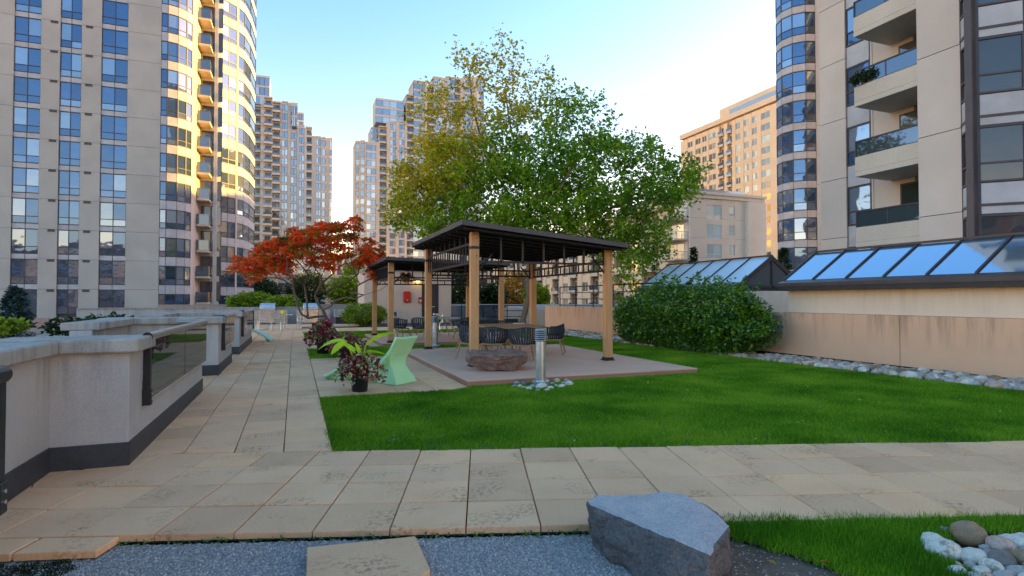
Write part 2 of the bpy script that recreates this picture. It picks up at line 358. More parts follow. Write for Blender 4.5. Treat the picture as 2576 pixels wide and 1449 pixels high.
# ---------------------------------------------------------------- object helpers
def put(o, parent=None):
    COL.objects.link(o)
    if parent is not None: o.parent = parent
    return o
def tag(o, label=None, cat=None, group=None, kind=None):
    if label: o['label'] = label
    if cat: o['category'] = cat
    if group: o['group'] = group
    if kind: o['kind'] = kind
    return o
def thing(name, loc, label, cat, group=None, rz=0.0):
    e = bpy.data.objects.new(name, None); e.empty_display_size = .2
    e.location = loc; e.rotation_euler = (0, 0, rz)
    put(e); return tag(e, label, cat, group)
def copy_tree(o, parent=None):
    c = o.copy(); COL.objects.link(c)
    if parent is not None: c.parent = parent
    for ch in o.children: copy_tree(ch, c)
    return c
class MB:
    def __init__(s): s.v = []; s.f = []; s.m = []
    def add(s, vs, fs, m=0):
        b = len(s.v); s.v += [tuple(v) for v in vs]; s.f += [tuple(b + i for i in f) for f in fs]; s.m += [m] * len(fs); return s
    def box(s, x0, y0, z0, x1, y1, z1, m=0):
        if x0 > x1: x0, x1 = x1, x0
        if y0 > y1: y0, y1 = y1, y0
        if z0 > z1: z0, z1 = z1, z0
        return s.add([(x0, y0, z0), (x1, y0, z0), (x1, y1, z0), (x0, y1, z0), (x0, y0, z1), (x1, y0, z1), (x1, y1, z1), (x0, y1, z1)],
                     [(3, 2, 1, 0), (4, 5, 6, 7), (0, 1, 5, 4), (1, 2, 6, 5), (2, 3, 7, 6), (3, 0, 4, 7)], m)
    def prism(s, poly, z0, z1, m=0):
        a = sum(poly[i][0] * poly[(i + 1) % len(poly)][1] - poly[(i + 1) % len(poly)][0] * poly[i][1] for i in range(len(poly)))
        if a < 0: poly = poly[::-1]
        n = len(poly)
        zz0 = z0 if callable(z0) else (lambda x, y: z0); zz1 = z1 if callable(z1) else (lambda x, y: z1)
        vs = [(x, y, zz0(x, y)) for x, y in [p[:2] for p in poly]] + [(x, y, zz1(x, y)) for x, y in [p[:2] for p in poly]]
        fs = [tuple(range(n))[::-1], tuple(range(n, 2 * n))] + [(i, (i + 1) % n, n + (i + 1) % n, n + i) for i in range(n)]
        return s.add(vs, fs, m)
    def tube(s, pts, rad, n=8, m=0, cap=True):
        pts = [Vector(p) for p in pts]
        if not hasattr(rad, '__len__'): rad = [rad] * len(pts)
        rings = []; b = len(s.v); up = None
        for i, p in enumerate(pts):
            d = (pts[min(i + 1, len(pts) - 1)] - pts[max(i - 1, 0)]).normalized()
            if up is None: up = Vector((0, 0, 1)) if abs(d.z) < .9 else Vector((1, 0, 0))
            x = up.cross(d)
            if x.length < 1e-5: x = Vector((1, 0, 0)).cross(d)
            x.normalize(); y = d.cross(x); up = y
            rings.append([p + (x * math.cos(2 * PI * k / n) + y * math.sin(2 * PI * k / n)) * rad[i] for k in range(n)])
        for r in rings: s.v += [tuple(q) for q in r]
        for i in range(len(pts) - 1):
            for k in range(n):
                s.f.append((b + i * n + k, b + i * n + (k + 1) % n, b + (i + 1) * n + (k + 1) % n, b + (i + 1) * n + k)); s.m.append(m)
        if cap:
            s.f.append(tuple(b + k for k in range(n))[::-1]); s.m.append(m)
            e = b + (len(pts) - 1) * n; s.f.append(tuple(e + k for k in range(n))); s.m.append(m)
        return s
    def lathe(s, prof, n=24, m=0, c=(0, 0)):
        b = len(s.v)
        for r, z in prof:
            for k in range(n): s.v.append((c[0] + r * math.cos(2 * PI * k / n), c[1] + r * math.sin(2 * PI * k / n), z))
        for i in range(len(prof) - 1):
            for k in range(n):
                s.f.append((b + i * n + k, b + i * n + (k + 1) % n, b + (i + 1) * n + (k + 1) % n, b + (i + 1) * n + k)); s.m.append(m)
        s.f.append(tuple(b + k for k in range(n))[::-1]); s.m.append(m)
        e = b + (len(prof) - 1) * n; s.f.append(tuple(e + k for k in range(n))); s.m.append(m)
        return s
    def mesh(s, name, mats, bevel=0, smooth=False, seg=1):
        me = bpy.data.meshes.new(name); me.from_pydata(s.v, [], s.f)
        if isinstance(mats, str): mats = [mats]
        for mt in mats: me.materials.append(MATS[mt])
        if len(mats) > 1: me.polygons.foreach_set('material_index', s.m)
        if bevel:
            bm = bmesh.new(); bm.from_mesh(me)
            bmesh.ops.bevel(bm, geom=[e for e in bm.edges if len(e.link_faces) == 2 and e.calc_face_angle(0) > .5], offset=bevel, segments=seg, affect='EDGES', clamp_overlap=True)
            bm.to_mesh(me); bm.free()
        if smooth:
            me.polygons.foreach_set('use_smooth', [True] * len(me.polygons))
            try: me.set_sharp_from_angle(angle=math.radians(40))
            except Exception: pass
        me.update(); return me
    def build(s, name, mats, parent=None, **k):
        o = bpy.data.objects.new(name, s.mesh(name, mats, **k)); return put(o, parent)
def inst(name, me, parent, loc=(0, 0, 0), rz=0.0, scale=None, rot=None):
    o = bpy.data.objects.new(name, me); o.location = loc
    o.rotation_euler = rot if rot else (0, 0, rz)
    if scale: o.scale = scale
    return put(o, parent)
def npmesh(name, V, F, mat, smooth=False):
    me = bpy.data.meshes.new(name); nv = len(V); nf, k = F.shape
    me.vertices.add(nv); me.vertices.foreach_set('co', np.ascontiguousarray(V, dtype=np.float32).ravel())
    me.loops.add(nf * k); me.loops.foreach_set('vertex_index', np.ascontiguousarray(F, dtype=np.int32).ravel())
    me.polygons.add(nf); me.polygons.foreach_set('loop_start', np.arange(0, nf * k, k, dtype=np.int32))
    me.update(calc_edges=True); me.validate()
    me.materials.append(MATS[mat]); return me
def leaves(P, size, elong=1.6, upbias=.6, droop=0.0, jitter=.4, seed=1, dirs=None, fold=.25):
    """one folded leaf blade (two triangles each side of the rib) per point"""
    r = np.random.default_rng(seed); n = len(P)
    nor = r.normal(size=(n, 3)); nor[:, 2] = np.abs(nor[:, 2]) + upbias; nor /= np.linalg.norm(nor, axis=1, keepdims=True)
    t = r.normal(size=(n, 3)) if dirs is None else dirs + r.normal(size=(n, 3)) * .5
    t[:, 2] -= droop; t -= nor * (t * nor).sum(1, keepdims=True); t /= np.linalg.norm(t, axis=1, keepdims=True) + 1e-9
    b = np.cross(nor, t); s = (size * (1 + jitter * (r.random(n) * 2 - 1)))[:, None]
    base = P; tip = P + t * s * elong; mid = P + t * s * elong * .45
    l = mid + b * s * .5 + nor * s * fold; rr = mid - b * s * .5 + nor * s * fold
    V = np.stack([base, rr, tip, l], 1).reshape(-1, 3)
    F = np.arange(n * 4).reshape(n, 4)
    F2 = np.concatenate([F[:, [0, 1, 2]], F[:, [0, 2, 3]]], 0)
    return V, F2
def add_leaves(name, P, size, mat, parent=None, **k):
    V, F = leaves(P, size, **k)
    return put(bpy.data.objects.new(name, npmesh(name, V, F, mat)), parent)
# ================================================================ ground, deck, roofs
o = MB().box(-900, -300, -12.4, 1500, 1800, -12).build('ground', 'ground_green'); tag(o, kind='structure')
o = MB().box(-80, -40, -3.4, -3.75, 160, -3.0).build('lower_court', 'ground_green'); tag(o, kind='structure')
o = MB().box(-3.7, -8, -3.4, 12.75, 46, -.075).build('roof_deck', 'membrane'); tag(o, kind='structure')
o = MB().box(12.8, -8, -3.4, 60, 58, .95).build('podium_roof', 'roof_gravel'); tag(o, kind='structure')
o = MB().box(-60, 46.02, -12, 12.75, 60, -1.2).build('podium_roof', 'roof_gravel'); tag(o, kind='structure')
o = MB().box(-200, 150, -11.95, 200, 158, -11.9).build('road', 'asphalt'); tag(o, kind='structure')

# ---------------------------------------------------------------- paved ways: every slab is an object
def clip(poly, a, b):
    """keep the part of poly on the left of the line a->b"""
    out = []; n = len(poly)
    def side(p): return (b[0] - a[0]) * (p[1] - a[1]) - (b[1] - a[1]) * (p[0] - a[0])
    for i in range(n):
        p, q = poly[i], poly[(i + 1) % n]; sp, sq = side(p), side(q)
        if sp >= 0: out.append(p)
        if sp * sq < 0:
            t = sp / (sp - sq); out.append((p[0] + (q[0] - p[0]) * t, p[1] + (q[1] - p[1]) * t))
    return out
def area(p): return .5 * abs(sum(p[i][0] * p[(i + 1) % len(p)][1] - p[(i + 1) % len(p)][0] * p[i][1] for i in range(len(p))))
def slab(parent, poly, th=.045, gap=.0045):
    if len(poly) < 3 or area(poly) < .006: return
    a = sum(poly[i][0] * poly[(i + 1) % len(poly)][1] - poly[(i + 1) % len(poly)][0] * poly[i][1] for i in range(len(poly)))
    if a < 0: poly = poly[::-1]
    cx = sum(p[0] for p in poly) / len(poly); cy = sum(p[1] for p in poly) / len(poly)
    def shrink(pl, g):
        out = []
        for x, y in pl:
            dx, dy = cx - x, cy - y; l = math.hypot(dx, dy) + 1e-6; out.append((x + dx / l * g * 1.4 - cx, y + dy / l * g * 1.4 - cy))
        return out
    P0 = shrink(poly, gap); P1 = shrink(poly, gap + .0045)
    dz = random.uniform(-.0045, .0045); tx = random.uniform(-.006, .006); ty = random.uniform(-.007, .007)
    n = len(P0)
    zz = lambda x, y, z: z + dz + tx * x + ty * y
    vs = [(x, y, -th) for x, y in P0] + [(x, y, zz(x, y, -.006)) for x, y in P0] + [(x, y, zz(x, y, 0)) for x, y in P1]
    fs = [(i, (i + 1) % n, n + (i + 1) % n, n + i) for i in range(n)] + [(n + i, n + (i + 1) % n, 2 * n + (i + 1) % n, 2 * n + i) for i in range(n)] + [tuple(range(2 * n, 3 * n))]
    m = MB(); m.add(vs, fs); o = m.build('paving_slab', 'paver', parent); o.location = (cx, cy, 0); return o
AX = math.radians(-17.8)                       # the near path runs at this angle in the terrace grid
E1 = (math.cos(AX), math.sin(AX)); E2 = (math.sin(AX), -math.cos(AX)); O0 = (.382, 6.06)
def fp(a, b): return (O0[0] + E1[0] * a + E2[0] * b, O0[1] + E1[1] * a + E2[1] * b)
front = MB().add([(*fp(-2.6, 0), -.05), (*fp(-2.6, 2.02), -.05), (*fp(12, 2.02), -.05), (*fp(12, 0), -.05)], [(0, 1, 2, 3)]).build('path', 'membrane'); tag(front, kind='structure')
TW = .512
for r in range(4):
    for c in range(-6, 22):
        off = -.142
        a0 = c * TW + off; q = [fp(a0, r * .505 + .005), fp(a0 + TW, r * .505 + .005), fp(a0 + TW, (r + 1) * .505 - .005), fp(a0, (r + 1) * .505 - .005)]
        q = clip(q, (-2.06, 0), (-2.06, -1)) if False else q
        if max(p[0] for p in q) < -2.02: continue
        # cut away what would stand under the parapet
        def inside(p): return p
        poly = q
        if min(p[0] for p in q) < -2.05: poly = clip(poly, (-2.05, 10), (-2.05, -10)) if False else [(max(x, -2.05), y) for x, y in poly]
        slab(front, poly)
# an odd row of slabs sticks out past the edge at the left
slab(front, [fp(-1.35, 2.026), fp(-.86, 2.026), fp(-.87, 2.24), fp(-1.35, 2.26)])
slab(front, [fp(-1.9, 2.026), fp(-1.36, 2.026), fp(-1.36, 2.262), fp(-1.9, 2.28)])
side = MB().box(-1.45, 6.3, -.07, .37, 34, -.05).build('path', 'membrane'); tag(side, kind='structure')
la, lb = fp(3, -.004), fp(-3, -.004)
for j in range(46):
    for i in range(4):
        u1 = .372 - i * .468; u0 = max(u1 - .468, -1.45)
        v0 = 5.35 + j * .615 + (0 if i % 2 else 0); v1 = v0 + .615
        q = [(u0, v0), (u1, v0), (u1, v1), (u0, v1)]
        q = clip(q, la, lb) if ((lb[0]-la[0])*(20-la[1])-(lb[1]-la[1])*(-.5-la[0])) > 0 else clip(q, lb, la)
        slab(side, q)
def patio(name, u0, v0, u1, v1, tu=.6, tv=.6, maxn=280):
    s = MB().box(u0, v0, -.07, u1, v1, -.05).build(name, 'membrane'); tag(s, kind='structure')
    nu = max(1, round((u1 - u0) / tu)); nv = max(1, round((v1 - v0) / tv)); tu = (u1 - u0) / nu; tv = (v1 - v0) / nv
    for i in range(nu):
        for j in range(nv): slab(s, [(u0 + i * tu, v0 + j * tv), (u0 + (i + 1) * tu, v0 + j * tv), (u0 + (i + 1) * tu, v0 + (j + 1) * tv), (u0 + i * tu, v0 + (j + 1) * tv)])
    return s
patio('patio', .376, 9.42, 2.862, 15.58)
patio('path', -3.0, 10.8, -1.455, 12.86)
patio('path', -3.0, 15.54, -1.455, 17.55)
patio('path', .376, 18.62, 2.65, 22.98)
patio('path', .376, 28.2, 9.2, 31.6, .9, .85)
patio('patio', -6.6, 33.64, 3.8, 37.3, .9, .9)
patio('patio', -6.6, 22.45, -1.47, 33.6, .9, .9)

# ---------------------------------------------------------------- lawns
def gn_scatter(obj, kind, density, seed, scale_lo, scale_hi, mat, blade=(.003, .045), tuft_r=.07, tuft_n=40):
    ng = bpy.data.node_groups.new(kind, 'GeometryNodeTree')
    ng.interface.new_socket('Geometry', in_out='INPUT', socket_type='NodeSocketGeometry')
    ng.interface.new_socket('Geometry', in_out='OUTPUT', socket_type='NodeSocketGeometry')
    n = ng.nodes; l = ng.links
    gi = n.new('NodeGroupInput'); go = n.new('NodeGroupOutput')
    dp = n.new('GeometryNodeDistributePointsOnFaces'); dp.inputs['Density'].default_value = density; dp.inputs['Seed'].default_value = seed
    l.new(gi.outputs[0], dp.inputs['Mesh'])
    ip = n.new('GeometryNodeInstanceOnPoints'); l.new(dp.outputs['Points'], ip.inputs['Points'])
    if kind == 'grass':
        cn = n.new('GeometryNodeMeshCone'); cn.fill_type = 'NONE'
        cn.inputs['Vertices'].default_value = 3; cn.inputs['Radius Top'].default_value = 0.0004
        cn.inputs['Radius Bottom'].default_value = blade[0]; cn.inputs['Depth'].default_value = blade[1]
        gr = n.new('GeometryNodeMeshCircle'); gr.fill_type = 'NGON'; gr.inputs['Radius'].default_value = tuft_r
        d2 = n.new('GeometryNodeDistributePointsOnFaces'); d2.inputs['Density'].default_value = tuft_n / (PI * tuft_r ** 2); d2.inputs['Seed'].default_value = seed + 3
        l.new(gr.outputs[0], d2.inputs['Mesh'])
        i2 = n.new('GeometryNodeInstanceOnPoints'); l.new(d2.outputs['Points'], i2.inputs['Points']); l.new(cn.outputs[0], i2.inputs['Instance'])
        rv = n.new('FunctionNodeRandomValue'); rv.data_type = 'FLOAT_VECTOR'; rv.inputs[0].default_value = (-.55, -.55, 0); rv.inputs[1].default_value = (.55, .55, 6.28)
        l.new(rv.outputs[0], i2.inputs['Rotation'])
        rs = n.new('FunctionNodeRandomValue'); rs.inputs[2].default_value = .5; rs.inputs[3].default_value = 1.25; rs.inputs['Seed'].default_value = 5
        l.new(rs.outputs[1], i2.inputs['Scale'])
        rz = n.new('GeometryNodeRealizeInstances'); l.new(i2.outputs[0], rz.inputs[0])
        src = rz.outputs[0]
    else:
        ic = n.new('GeometryNodeMeshIcoSphere'); ic.inputs['Radius'].default_value = 1; ic.inputs['Subdivisions'].default_value = 1
        src = ic.outputs[0]
    sm = n.new('GeometryNodeSetMaterial'); sm.inputs['Material'].default_value = MATS[mat]; l.new(src, sm.inputs[0])
    l.new(sm.outputs[0], ip.inputs['Instance'])
    r1 = n.new('FunctionNodeRandomValue'); r1.data_type = 'FLOAT_VECTOR'
    r1.inputs[0].default_value = (0, 0, 0); r1.inputs[1].default_value = (0, 0, 6.28) if kind == 'grass' else (6, 6, 6)
    l.new(r1.outputs[0], ip.inputs['Rotation'])
    r2 = n.new('FunctionNodeRandomValue')
    if kind == 'grass':
        r2.inputs[2].default_value = scale_lo; r2.inputs[3].default_value = scale_hi; l.new(r2.outputs[1], ip.inputs['Scale'])
    else:
        r2.data_type = 'FLOAT_VECTOR'; r2.inputs[0].default_value = (scale_lo, scale_lo, scale_lo * .6); r2.inputs[1].default_value = (scale_hi, scale_hi, scale_hi * .7); l.new(r2.outputs[0], ip.inputs['Scale'])
    jn = n.new('GeometryNodeJoinGeometry'); l.new(ip.outputs[0], jn.inputs[0]); l.new(gi.outputs[0], jn.inputs[0])
    l.new(jn.outputs[0], go.inputs[0])
    md = obj.modifiers.new('scatter', 'NODES'); md.node_group = ng
def lawn(poly, label_density, seed, blade=(.0028, .042), z=-.012, sc=(.7, 1.15), tn=40):
    rg = []
    for i in range(len(poly)):                      # the turf creeps unevenly over its border
        (x0, y0), (x1, y1) = poly[i], poly[(i + 1) % len(poly)]; l = math.hypot(x1 - x0, y1 - y0); k = max(1, int(l / .11))
        for j in range(k):
            a = random.uniform(-.006, .024) if j else 0
            rg.append((x0 + (x1 - x0) * j / k - (y1 - y0) / l * a, y0 + (y1 - y0) * j / k + (x1 - x0) / l * a))
    poly = rg
    bm = bmesh.new(); vs = [bm.verts.new((x, y, z)) for x, y in poly]; f = bm.faces.new(vs)
    if f.normal.z < 0: f.normal_flip()
    bmesh.ops.triangulate(bm, faces=bm.faces[:]); me = bpy.data.meshes.new('lawn'); bm.to_mesh(me); bm.free()
    me.materials.append(MATS['thatch'])
    o = put(bpy.data.objects.new('lawn', me)); tag(o, kind='stuff')
    gn_scatter(o, 'grass', label_density, seed, sc[0], sc[1], 'grass_blade', blade, tn and .07, tn)
    return o
lawn([fp(.0, -.0), fp(12, 0), (11.9, 4.6), (11.34, 6.2), (11.05, 10.5), (10.75, 16.8), (10.7, 22.7), (10.6, 27), (7.9, 27), (7.9, 16.45), (7.89, 9.70), (2.88, 9.62), (2.6, 9.40), (.385, 9.40)], 300, 1)
lawn([(.385, 15.60), (2.86, 15.60), (2.86, 16.45), (7.9, 16.45), (7.9, 18.70), (2.66, 18.75), (.385, 18.58)], 220, 2)
lawn([(.385, 23.0), (2.65, 23.0), (2.65, 24.3), (10.6, 24.3), (10.6, 28.1), (.385, 28.1)], 160, 3)
lawn([(2.62, 3.21), (2.88, 3.20), fp(4.6, 2.03), fp(6.5, 2.03), tuple(G(2900, 1322))[:2], tuple(G(2560, 1322))[:2], tuple(G(2430, 1330))[:2], tuple(G(2340, 1360))[:2], tuple(G(2350, 1385))[:2], tuple(G(2470, 1452))[:2], tuple(G(2560, 1560))[:2], (3.0, 1.2), (3.0, 1.8), (3.05, 2.2), (2.86, 2.75)], 620, 4, (.0026, .05), -.03, (.8, 1.25), 40)

# gravel yard at the near left, soil beside the boulder
gp = [fp(-2.6, 2.03), fp(1.60, 2.03), fp(3.2, 2.03), (2.85, 2.6), (2.6, 1.4), (1.6, .9), (-1.4, 1.6)]
o = MB(); o.add([(x, y, -.062) for x, y in gp], [tuple(range(len(gp)))[::-1]]); o = o.build('gravel', 'gravel_base')
if o.data.polygons[0].normal.z < 0: o.data.flip_normals()
tag(o, kind='stuff'); gn_scatter(o, 'gravel', 8500, 8, .003, .0115, 'gravel_stone')
o = MB(); sp = [(2.0, 2.2), (2.4, 3.0), (2.72, 3.16), (2.95, 2.75), (3.1, 2.2), (3.3, 1.4), (2.4, 1.2)]
o.add([(x, y, -.05) for x, y in sp], [tuple(range(len(sp)))[::-1]]); o = o.build('soil', 'soil_dry')
if o.data.polygons[0].normal.z < 0: o.data.flip_normals()
tag(o, kind='stuff'); gn_scatter(o, 'gravel', 500, 9, .003, .008, 'gravel_stone')
fl_ = np.array([[random.uniform(.5, 11), random.uniform(2, 16), .022] for _ in range(2200)])
fl_ = np.array([p for p in fl_ if (p[0] - .382) * -E2[0] + (p[1] - 6.06) * -E2[1] > .05 and not (2.8 < p[0] < 7.95 and p[1] > 9.6) and not (p[0] < 2.9 and p[1] > 9.4)][:150])
tag(add_leaves('lawn_litter', fl_, .022, 'leaf_litter', seed=44, upbias=1.5), kind='stuff')
# moss and weeds in the dark gap by the parapet
mp = [fp(-1.9, 2.37), fp(-1.02, 2.24), fp(-.92, 2.36), fp(-1.05, 2.62), fp(-1.35, 2.9), fp(-1.9, 3.1)]
o = MB(); o.add([(x, y, -.057) for x, y in mp], [tuple(range(len(mp)))]); o = o.build('moss', 'soil')
if o.data.polygons[0].normal.z < 0: o.data.flip_normals()
tag(o, kind='stuff'); gn_scatter(o, 'grass', 260, 12, .5, 1.0, 'leaf_dark', (.004, .03))
pts = np.array([[*fp(random.uniform(-1.5, 3.2), 2.03 + abs(random.gauss(0, .02))), -.055 + random.uniform(0, .03)] for _ in range(500)])
tag(add_leaves('weeds', pts, .014, 'leaf_hedge', seed=5), kind='stuff')

# ================================================================ parapet with glass rails on the left
def parapet(v0, v1, uback, vprev, label):
    t = thing('parapet_wall', (-1.6, (v0 + v1) / 2, 0), label, 'parapet wall', 'parapet walls along the left of the path')
    ox, oy = -1.6, (v0 + v1) / 2
    def B(*b): return (b[0] - ox, b[1] - oy, b[2], b[3] - ox, b[4] - oy, b[5])
    m = MB(); m.box(*B(-1.78, v0 + .5, -.06, -1.45, v1, .60)); m.box(*B(uback - .02, v0, -.06, -1.45, v0 + .5, 1.05))
    if vprev is not None: m.box(*B(uback - .3, vprev, -.06, uback, v0, 1.05)); m.box(*B(uback - .3, vprev - .35, -.06, -1.46, vprev, .60))
    m.box(*B(-3.72, v0 - .1, -.5, -3.45, v1, .9)); m.box(*B(-3.45, v1 - .3, -.06, -1.79, v1 - .01, .85))
    m.build('wall', 'parapet_white', t, bevel=.006)
    c = MB(); c.box(*B(uback - .5, v0 - .10, 1.052, -1.36, v0 + .62, 1.18)); c.build('cap_stone', 'cap_stone', t, bevel=.014)
    c = MB(); c.box(*B(-3.5, v0 + .1, 1.0, uback - .52, v0 + .6, 1.12)); c.build('cap_stone', 'cap_stone', t, bevel=.014)
    if vprev is not None:
        n = max(1, int((v0 - vprev) / 1.1))
        for i in range(n):
            a = vprev + (v0 - .11 - vprev) * i / n; b = vprev + (v0 - .11 - vprev) * (i + 1) / n
            c = MB(); c.box(*B(uback - .42, a + .004, 1.052, uback + .10, b - .004, 1.175)); c.build('cap_stone', 'cap_stone', t, bevel=.014)
    n = max(2, int((v1 - v0) / 1.3))
    for i in range(n):
        a = v0 + .62 + (v1 - v0 - .62) * i / n; b = v0 + .62 + (v1 - v0 - .62) * (i + 1) / n
        c = MB(); c.box(*B(-1.86, a + .004, .602, -1.455, b - .004, .69)); c.build('cap_stone', 'cap_stone', t, bevel=.01)
    f = MB(); f.box(*B(-1.46, v0 - .012, -.05, -1.437, v1 + .012, .21)); f.box(*B(uback, v0 - .022, -.05, -1.437, v0 - .0, .21))
    if vprev is not None: f.box(*B(uback, vprev + .01, -.05, uback + .022, v0 - .03, .21))
    f.build('flashing', 'flashing', t)
    f = MB(); f.box(*B(-3.44, v0 + .55, -.05, -1.8, v1 - .32, .5)); f.build('soil', 'soil', t)
    # glass rail
    ru = -1.40; a = v0 + .52; b = v1 + .05
    near = v0 < 0
    g = thing('glass_railing', (ru, (a + b) / 2, 0), label.replace('white parapet wall', 'bronze glass railing on the parapet'), 'railing', 'glass railings on the left parapets')
    oy2 = (a + b) / 2; n = max(2, round((b - a) / 1.9)); w = (b - a) / n
    for i in range(n):
        m = MB(); m.box(-.006, a + i * w + .025 - oy2, .52, .006, a + (i + 1) * w - .012 - oy2, 1.12); m.build('pane', 'glass_rail', g)
    for y in (a,) + ((b,) if v0 > 15 or near else ()):
        m = MB(); m.box(-.045, y - .035 - oy2, .48, .02, y + .035 - oy2, 1.13); m.box(-.05, y - .04 - oy2, .46, .03, y + .04 - oy2, .62)
        p = m.build('post', 'black_metal', g, bevel=.004)
        for z in (.52, .575): MB().tube([(.02, y - oy2, z), (.038, y - oy2, z)], .011, 10).build('bolt', 'chrome', p)
    m = MB()
    if near: m.tube([(0, a - oy2, 1.165), (0, b - oy2, 1.165)], .042, 12); MB().tube([(0, b - .30 - oy2, 1.165), (0, b + .03 - oy2, 1.165)], .047, 14).build('end_cap', 'black_metal', g)
    else: m.tube([(0, a - .06 - oy2, 1.165), (0, b - .15 - oy2, 1.165), (-.03, b - .03 - oy2, 1.165), (-.14, b + .03 - oy2, 1.165), (-.45, b + .03 - oy2, 1.165)], .042, 12)
    m.build('handrail', 'rail_grey', g, smooth=True)
    MB().tube([(0, a - .075 - oy2, 1.165), (0, a - .055 - oy2, 1.165)], .046, 14).build('end_cap', 'black_metal', g)
    MB().box(-.012, a - oy2, .505, .012, b - oy2, .522).build('channel', 'chrome', g)
parapet(-2.0, 3.565, -2.06, None, 'nearest white parapet wall at the left edge of the view')
parapet(6.26, 10.76, -2.06, 3.565, 'second white parapet wall with thick grey cap beside the near path')
parapet(12.88, 15.5, -3.0, 10.76, 'third white parapet wall with narrow pillar beyond the first long glass')
parapet(17.57, 22.4, -3.0, 15.5, 'farthest white parapet wall ending before the striped lounge')

# ================================================================ long wall on the right, skylights behind it
t = thing('garden_wall', (12.65, 12, 0), 'long tan rendered wall with run-off stains along the right side', 'wall')
m = MB(); 
for i, (a, b) in enumerate([(-4, 3.2), (3.2, 8.6), (8.6, 12.6), (12.6, 17.2), (17.2, 21.8), (21.8, 27.6)]):
    m = MB().box(-.15, a + .006 - 12, -.06, .15, b - .006 - 12, 1.18); m.build('wall_panel', 'wall_tan', t, bevel=.006)
MB().box(-.17, -4 - 12, -.06, -.152, 27.6 - 12, .07).build('flashing', 'membrane', t)
MB().box(-.10, -4 - 12, -.05, .14, 27.6 - 12, 1.17).build('core', 'membrane', t)
t = thing('curb_wall', (12.8, 4, 0), 'cream curb wall under the near skylight roof', 'wall')
MB().box(-.12, -8, 1.182, .3, 7.78, 1.80).build('wall_panel', 'wall_cream', t, bevel=.006)
t = thing('curb_wall', (14.0, 17, 0), 'cream curb wall under the far skylight behind the hedge', 'wall')
MB().box(-.1, -2.4, .95, 2.9, 3.3, 1.82).build('wall_panel', 'wall_cream', t, bevel=.006)
MB().box(12.45 - 14, 11.8 - 17, .6, 14, 0, 1.1).build('ledge', 'roof_gravel', t)

def skylight(u0, ur, va, vb, ze, zr, n, label, glz='glass_sky'):
    """ridge glazed roof light: eave at u0, ridge at ur, running va..vb"""
    t = thing('skylight', (u0, (va + vb) / 2, ze), label, 'skylight', 'ridge skylights behind the right wall'); oy = (va + vb) / 2
    w = ur - u0; h = zr - ze; sl = math.hypot(w, h); k = h / w
    MB().box(-.12, va - oy, -.20, 2 * w + .12, vb - oy, -.085).build('base', 'membrane', t)
    m = MB(); m.add([(-.14, va - oy, -.10), (-.14, va - oy, -.01), (.10, va - oy, .07), (.10, va - oy, -.10), (-.14, vb - oy, -.10), (-.14, vb - oy, -.01), (.10, vb - oy, .07), (.10, vb - oy, -.10)],
               [(0, 1, 2, 3), (7, 6, 5, 4), (0, 4, 5, 1), (1, 5, 6, 2), (3, 2, 6, 7)]); m.build('gutter', 'frame_dark', t)
    m = MB(); m.add([(2 * w - x, y, z) for x, y, z in m.v], []) if False else None
    dv = (vb - va) / n
    for i in range(n):
        a = va + i * dv + .035 - oy; b = va + (i + 1) * dv - .035 - oy
        for s in (0, 1):
            xs = [.10, w - .02] if s == 0 else [2 * w - .10, w + .02]
            zs = [.06 + k * .02, h - .01]
            jz = random.uniform(-.002, .002)
            m = MB(); m.add([(xs[0], a, zs[0] + jz), (xs[0], b, zs[0] - jz), (xs[1], b, zs[1]), (xs[1], a, zs[1])], [(0, 1, 2, 3) if s else (3, 2, 1, 0)])
            m.build('pane', glz, t)
    for i in range(n + 1):
        y = va + i * dv - oy
        for s in (0, 1):
            f = (lambda x: x) if s == 0 else (lambda x: 2 * w - x)
            m = MB(); m.add([(f(.08), y - .02, .05), (f(.08), y + .02, .05), (f(.08), y + .02, .10), (f(.08), y - .02, .10), (f(w), y - .02, h), (f(w), y + .02, h), (f(w), y + .02, h + .045), (f(w), y - .02, h + .045)],
                           [(0, 1, 2, 3), (7, 6, 5, 4), (0, 4, 5, 1), (1, 5, 6, 2), (2, 6, 7, 3), (3, 7, 4, 0)]); m.build('glazing_bar', 'frame_dark', t)
    MB().box(w - .045, va - oy, h + .01, w + .045, vb - oy, h + .062).build('ridge_bar', 'frame_dark', t)
    for y, s in ((va, 1), (vb, -1)):
        yy = y - oy
        m = MB(); m.add([(.05, yy + .02 * s, -.08), (2 * w - .05, yy + .02 * s, -.08), (w, yy + .02 * s, h)], [(0, 1, 2) if s > 0 else (2, 1, 0)]); m.build('gable_pane', 'glass_dim', t)
        m = MB(); m.box(w - .03, yy - .02, -.1, w + .03, yy + .015, h)
        for s2 in (0, 1):
            f = (lambda x: x) if s2 == 0 else (lambda x: 2 * w - x)
            m.add([(f(-.06), yy - .025, -.08), (f(.10), yy - .025, -.08), (f(w), yy - .025, h - .11), (f(w), yy - .025, h + .05), (f(-.06), yy + .03, -.08), (f(.10), yy + .03, -.08), (f(w), yy + .03, h - .11), (f(w), yy + .03, h + .05)],
                  [(0, 1, 2, 3), (7, 6, 5, 4), (0, 4, 5, 1), (1, 5, 6, 2), (2, 6, 7, 3), (3, 7, 4, 0)])
        m.box(-.05, yy - .02, -.1, 2 * w + .05, yy + .015, -.03)
        m.build('gable_frame', 'frame_dark', t)
skylight(12.42, 13.72, -2.3, 11.78, 1.985, 2.84, 15, 'large near skylight with blue sloping panes under the right tower')
skylight(13.6, 15.0, 14.6, 20.3, 2.03, 2.98, 6, 'smaller far skylight with dark gable above the hedge', 'glass_dusty')

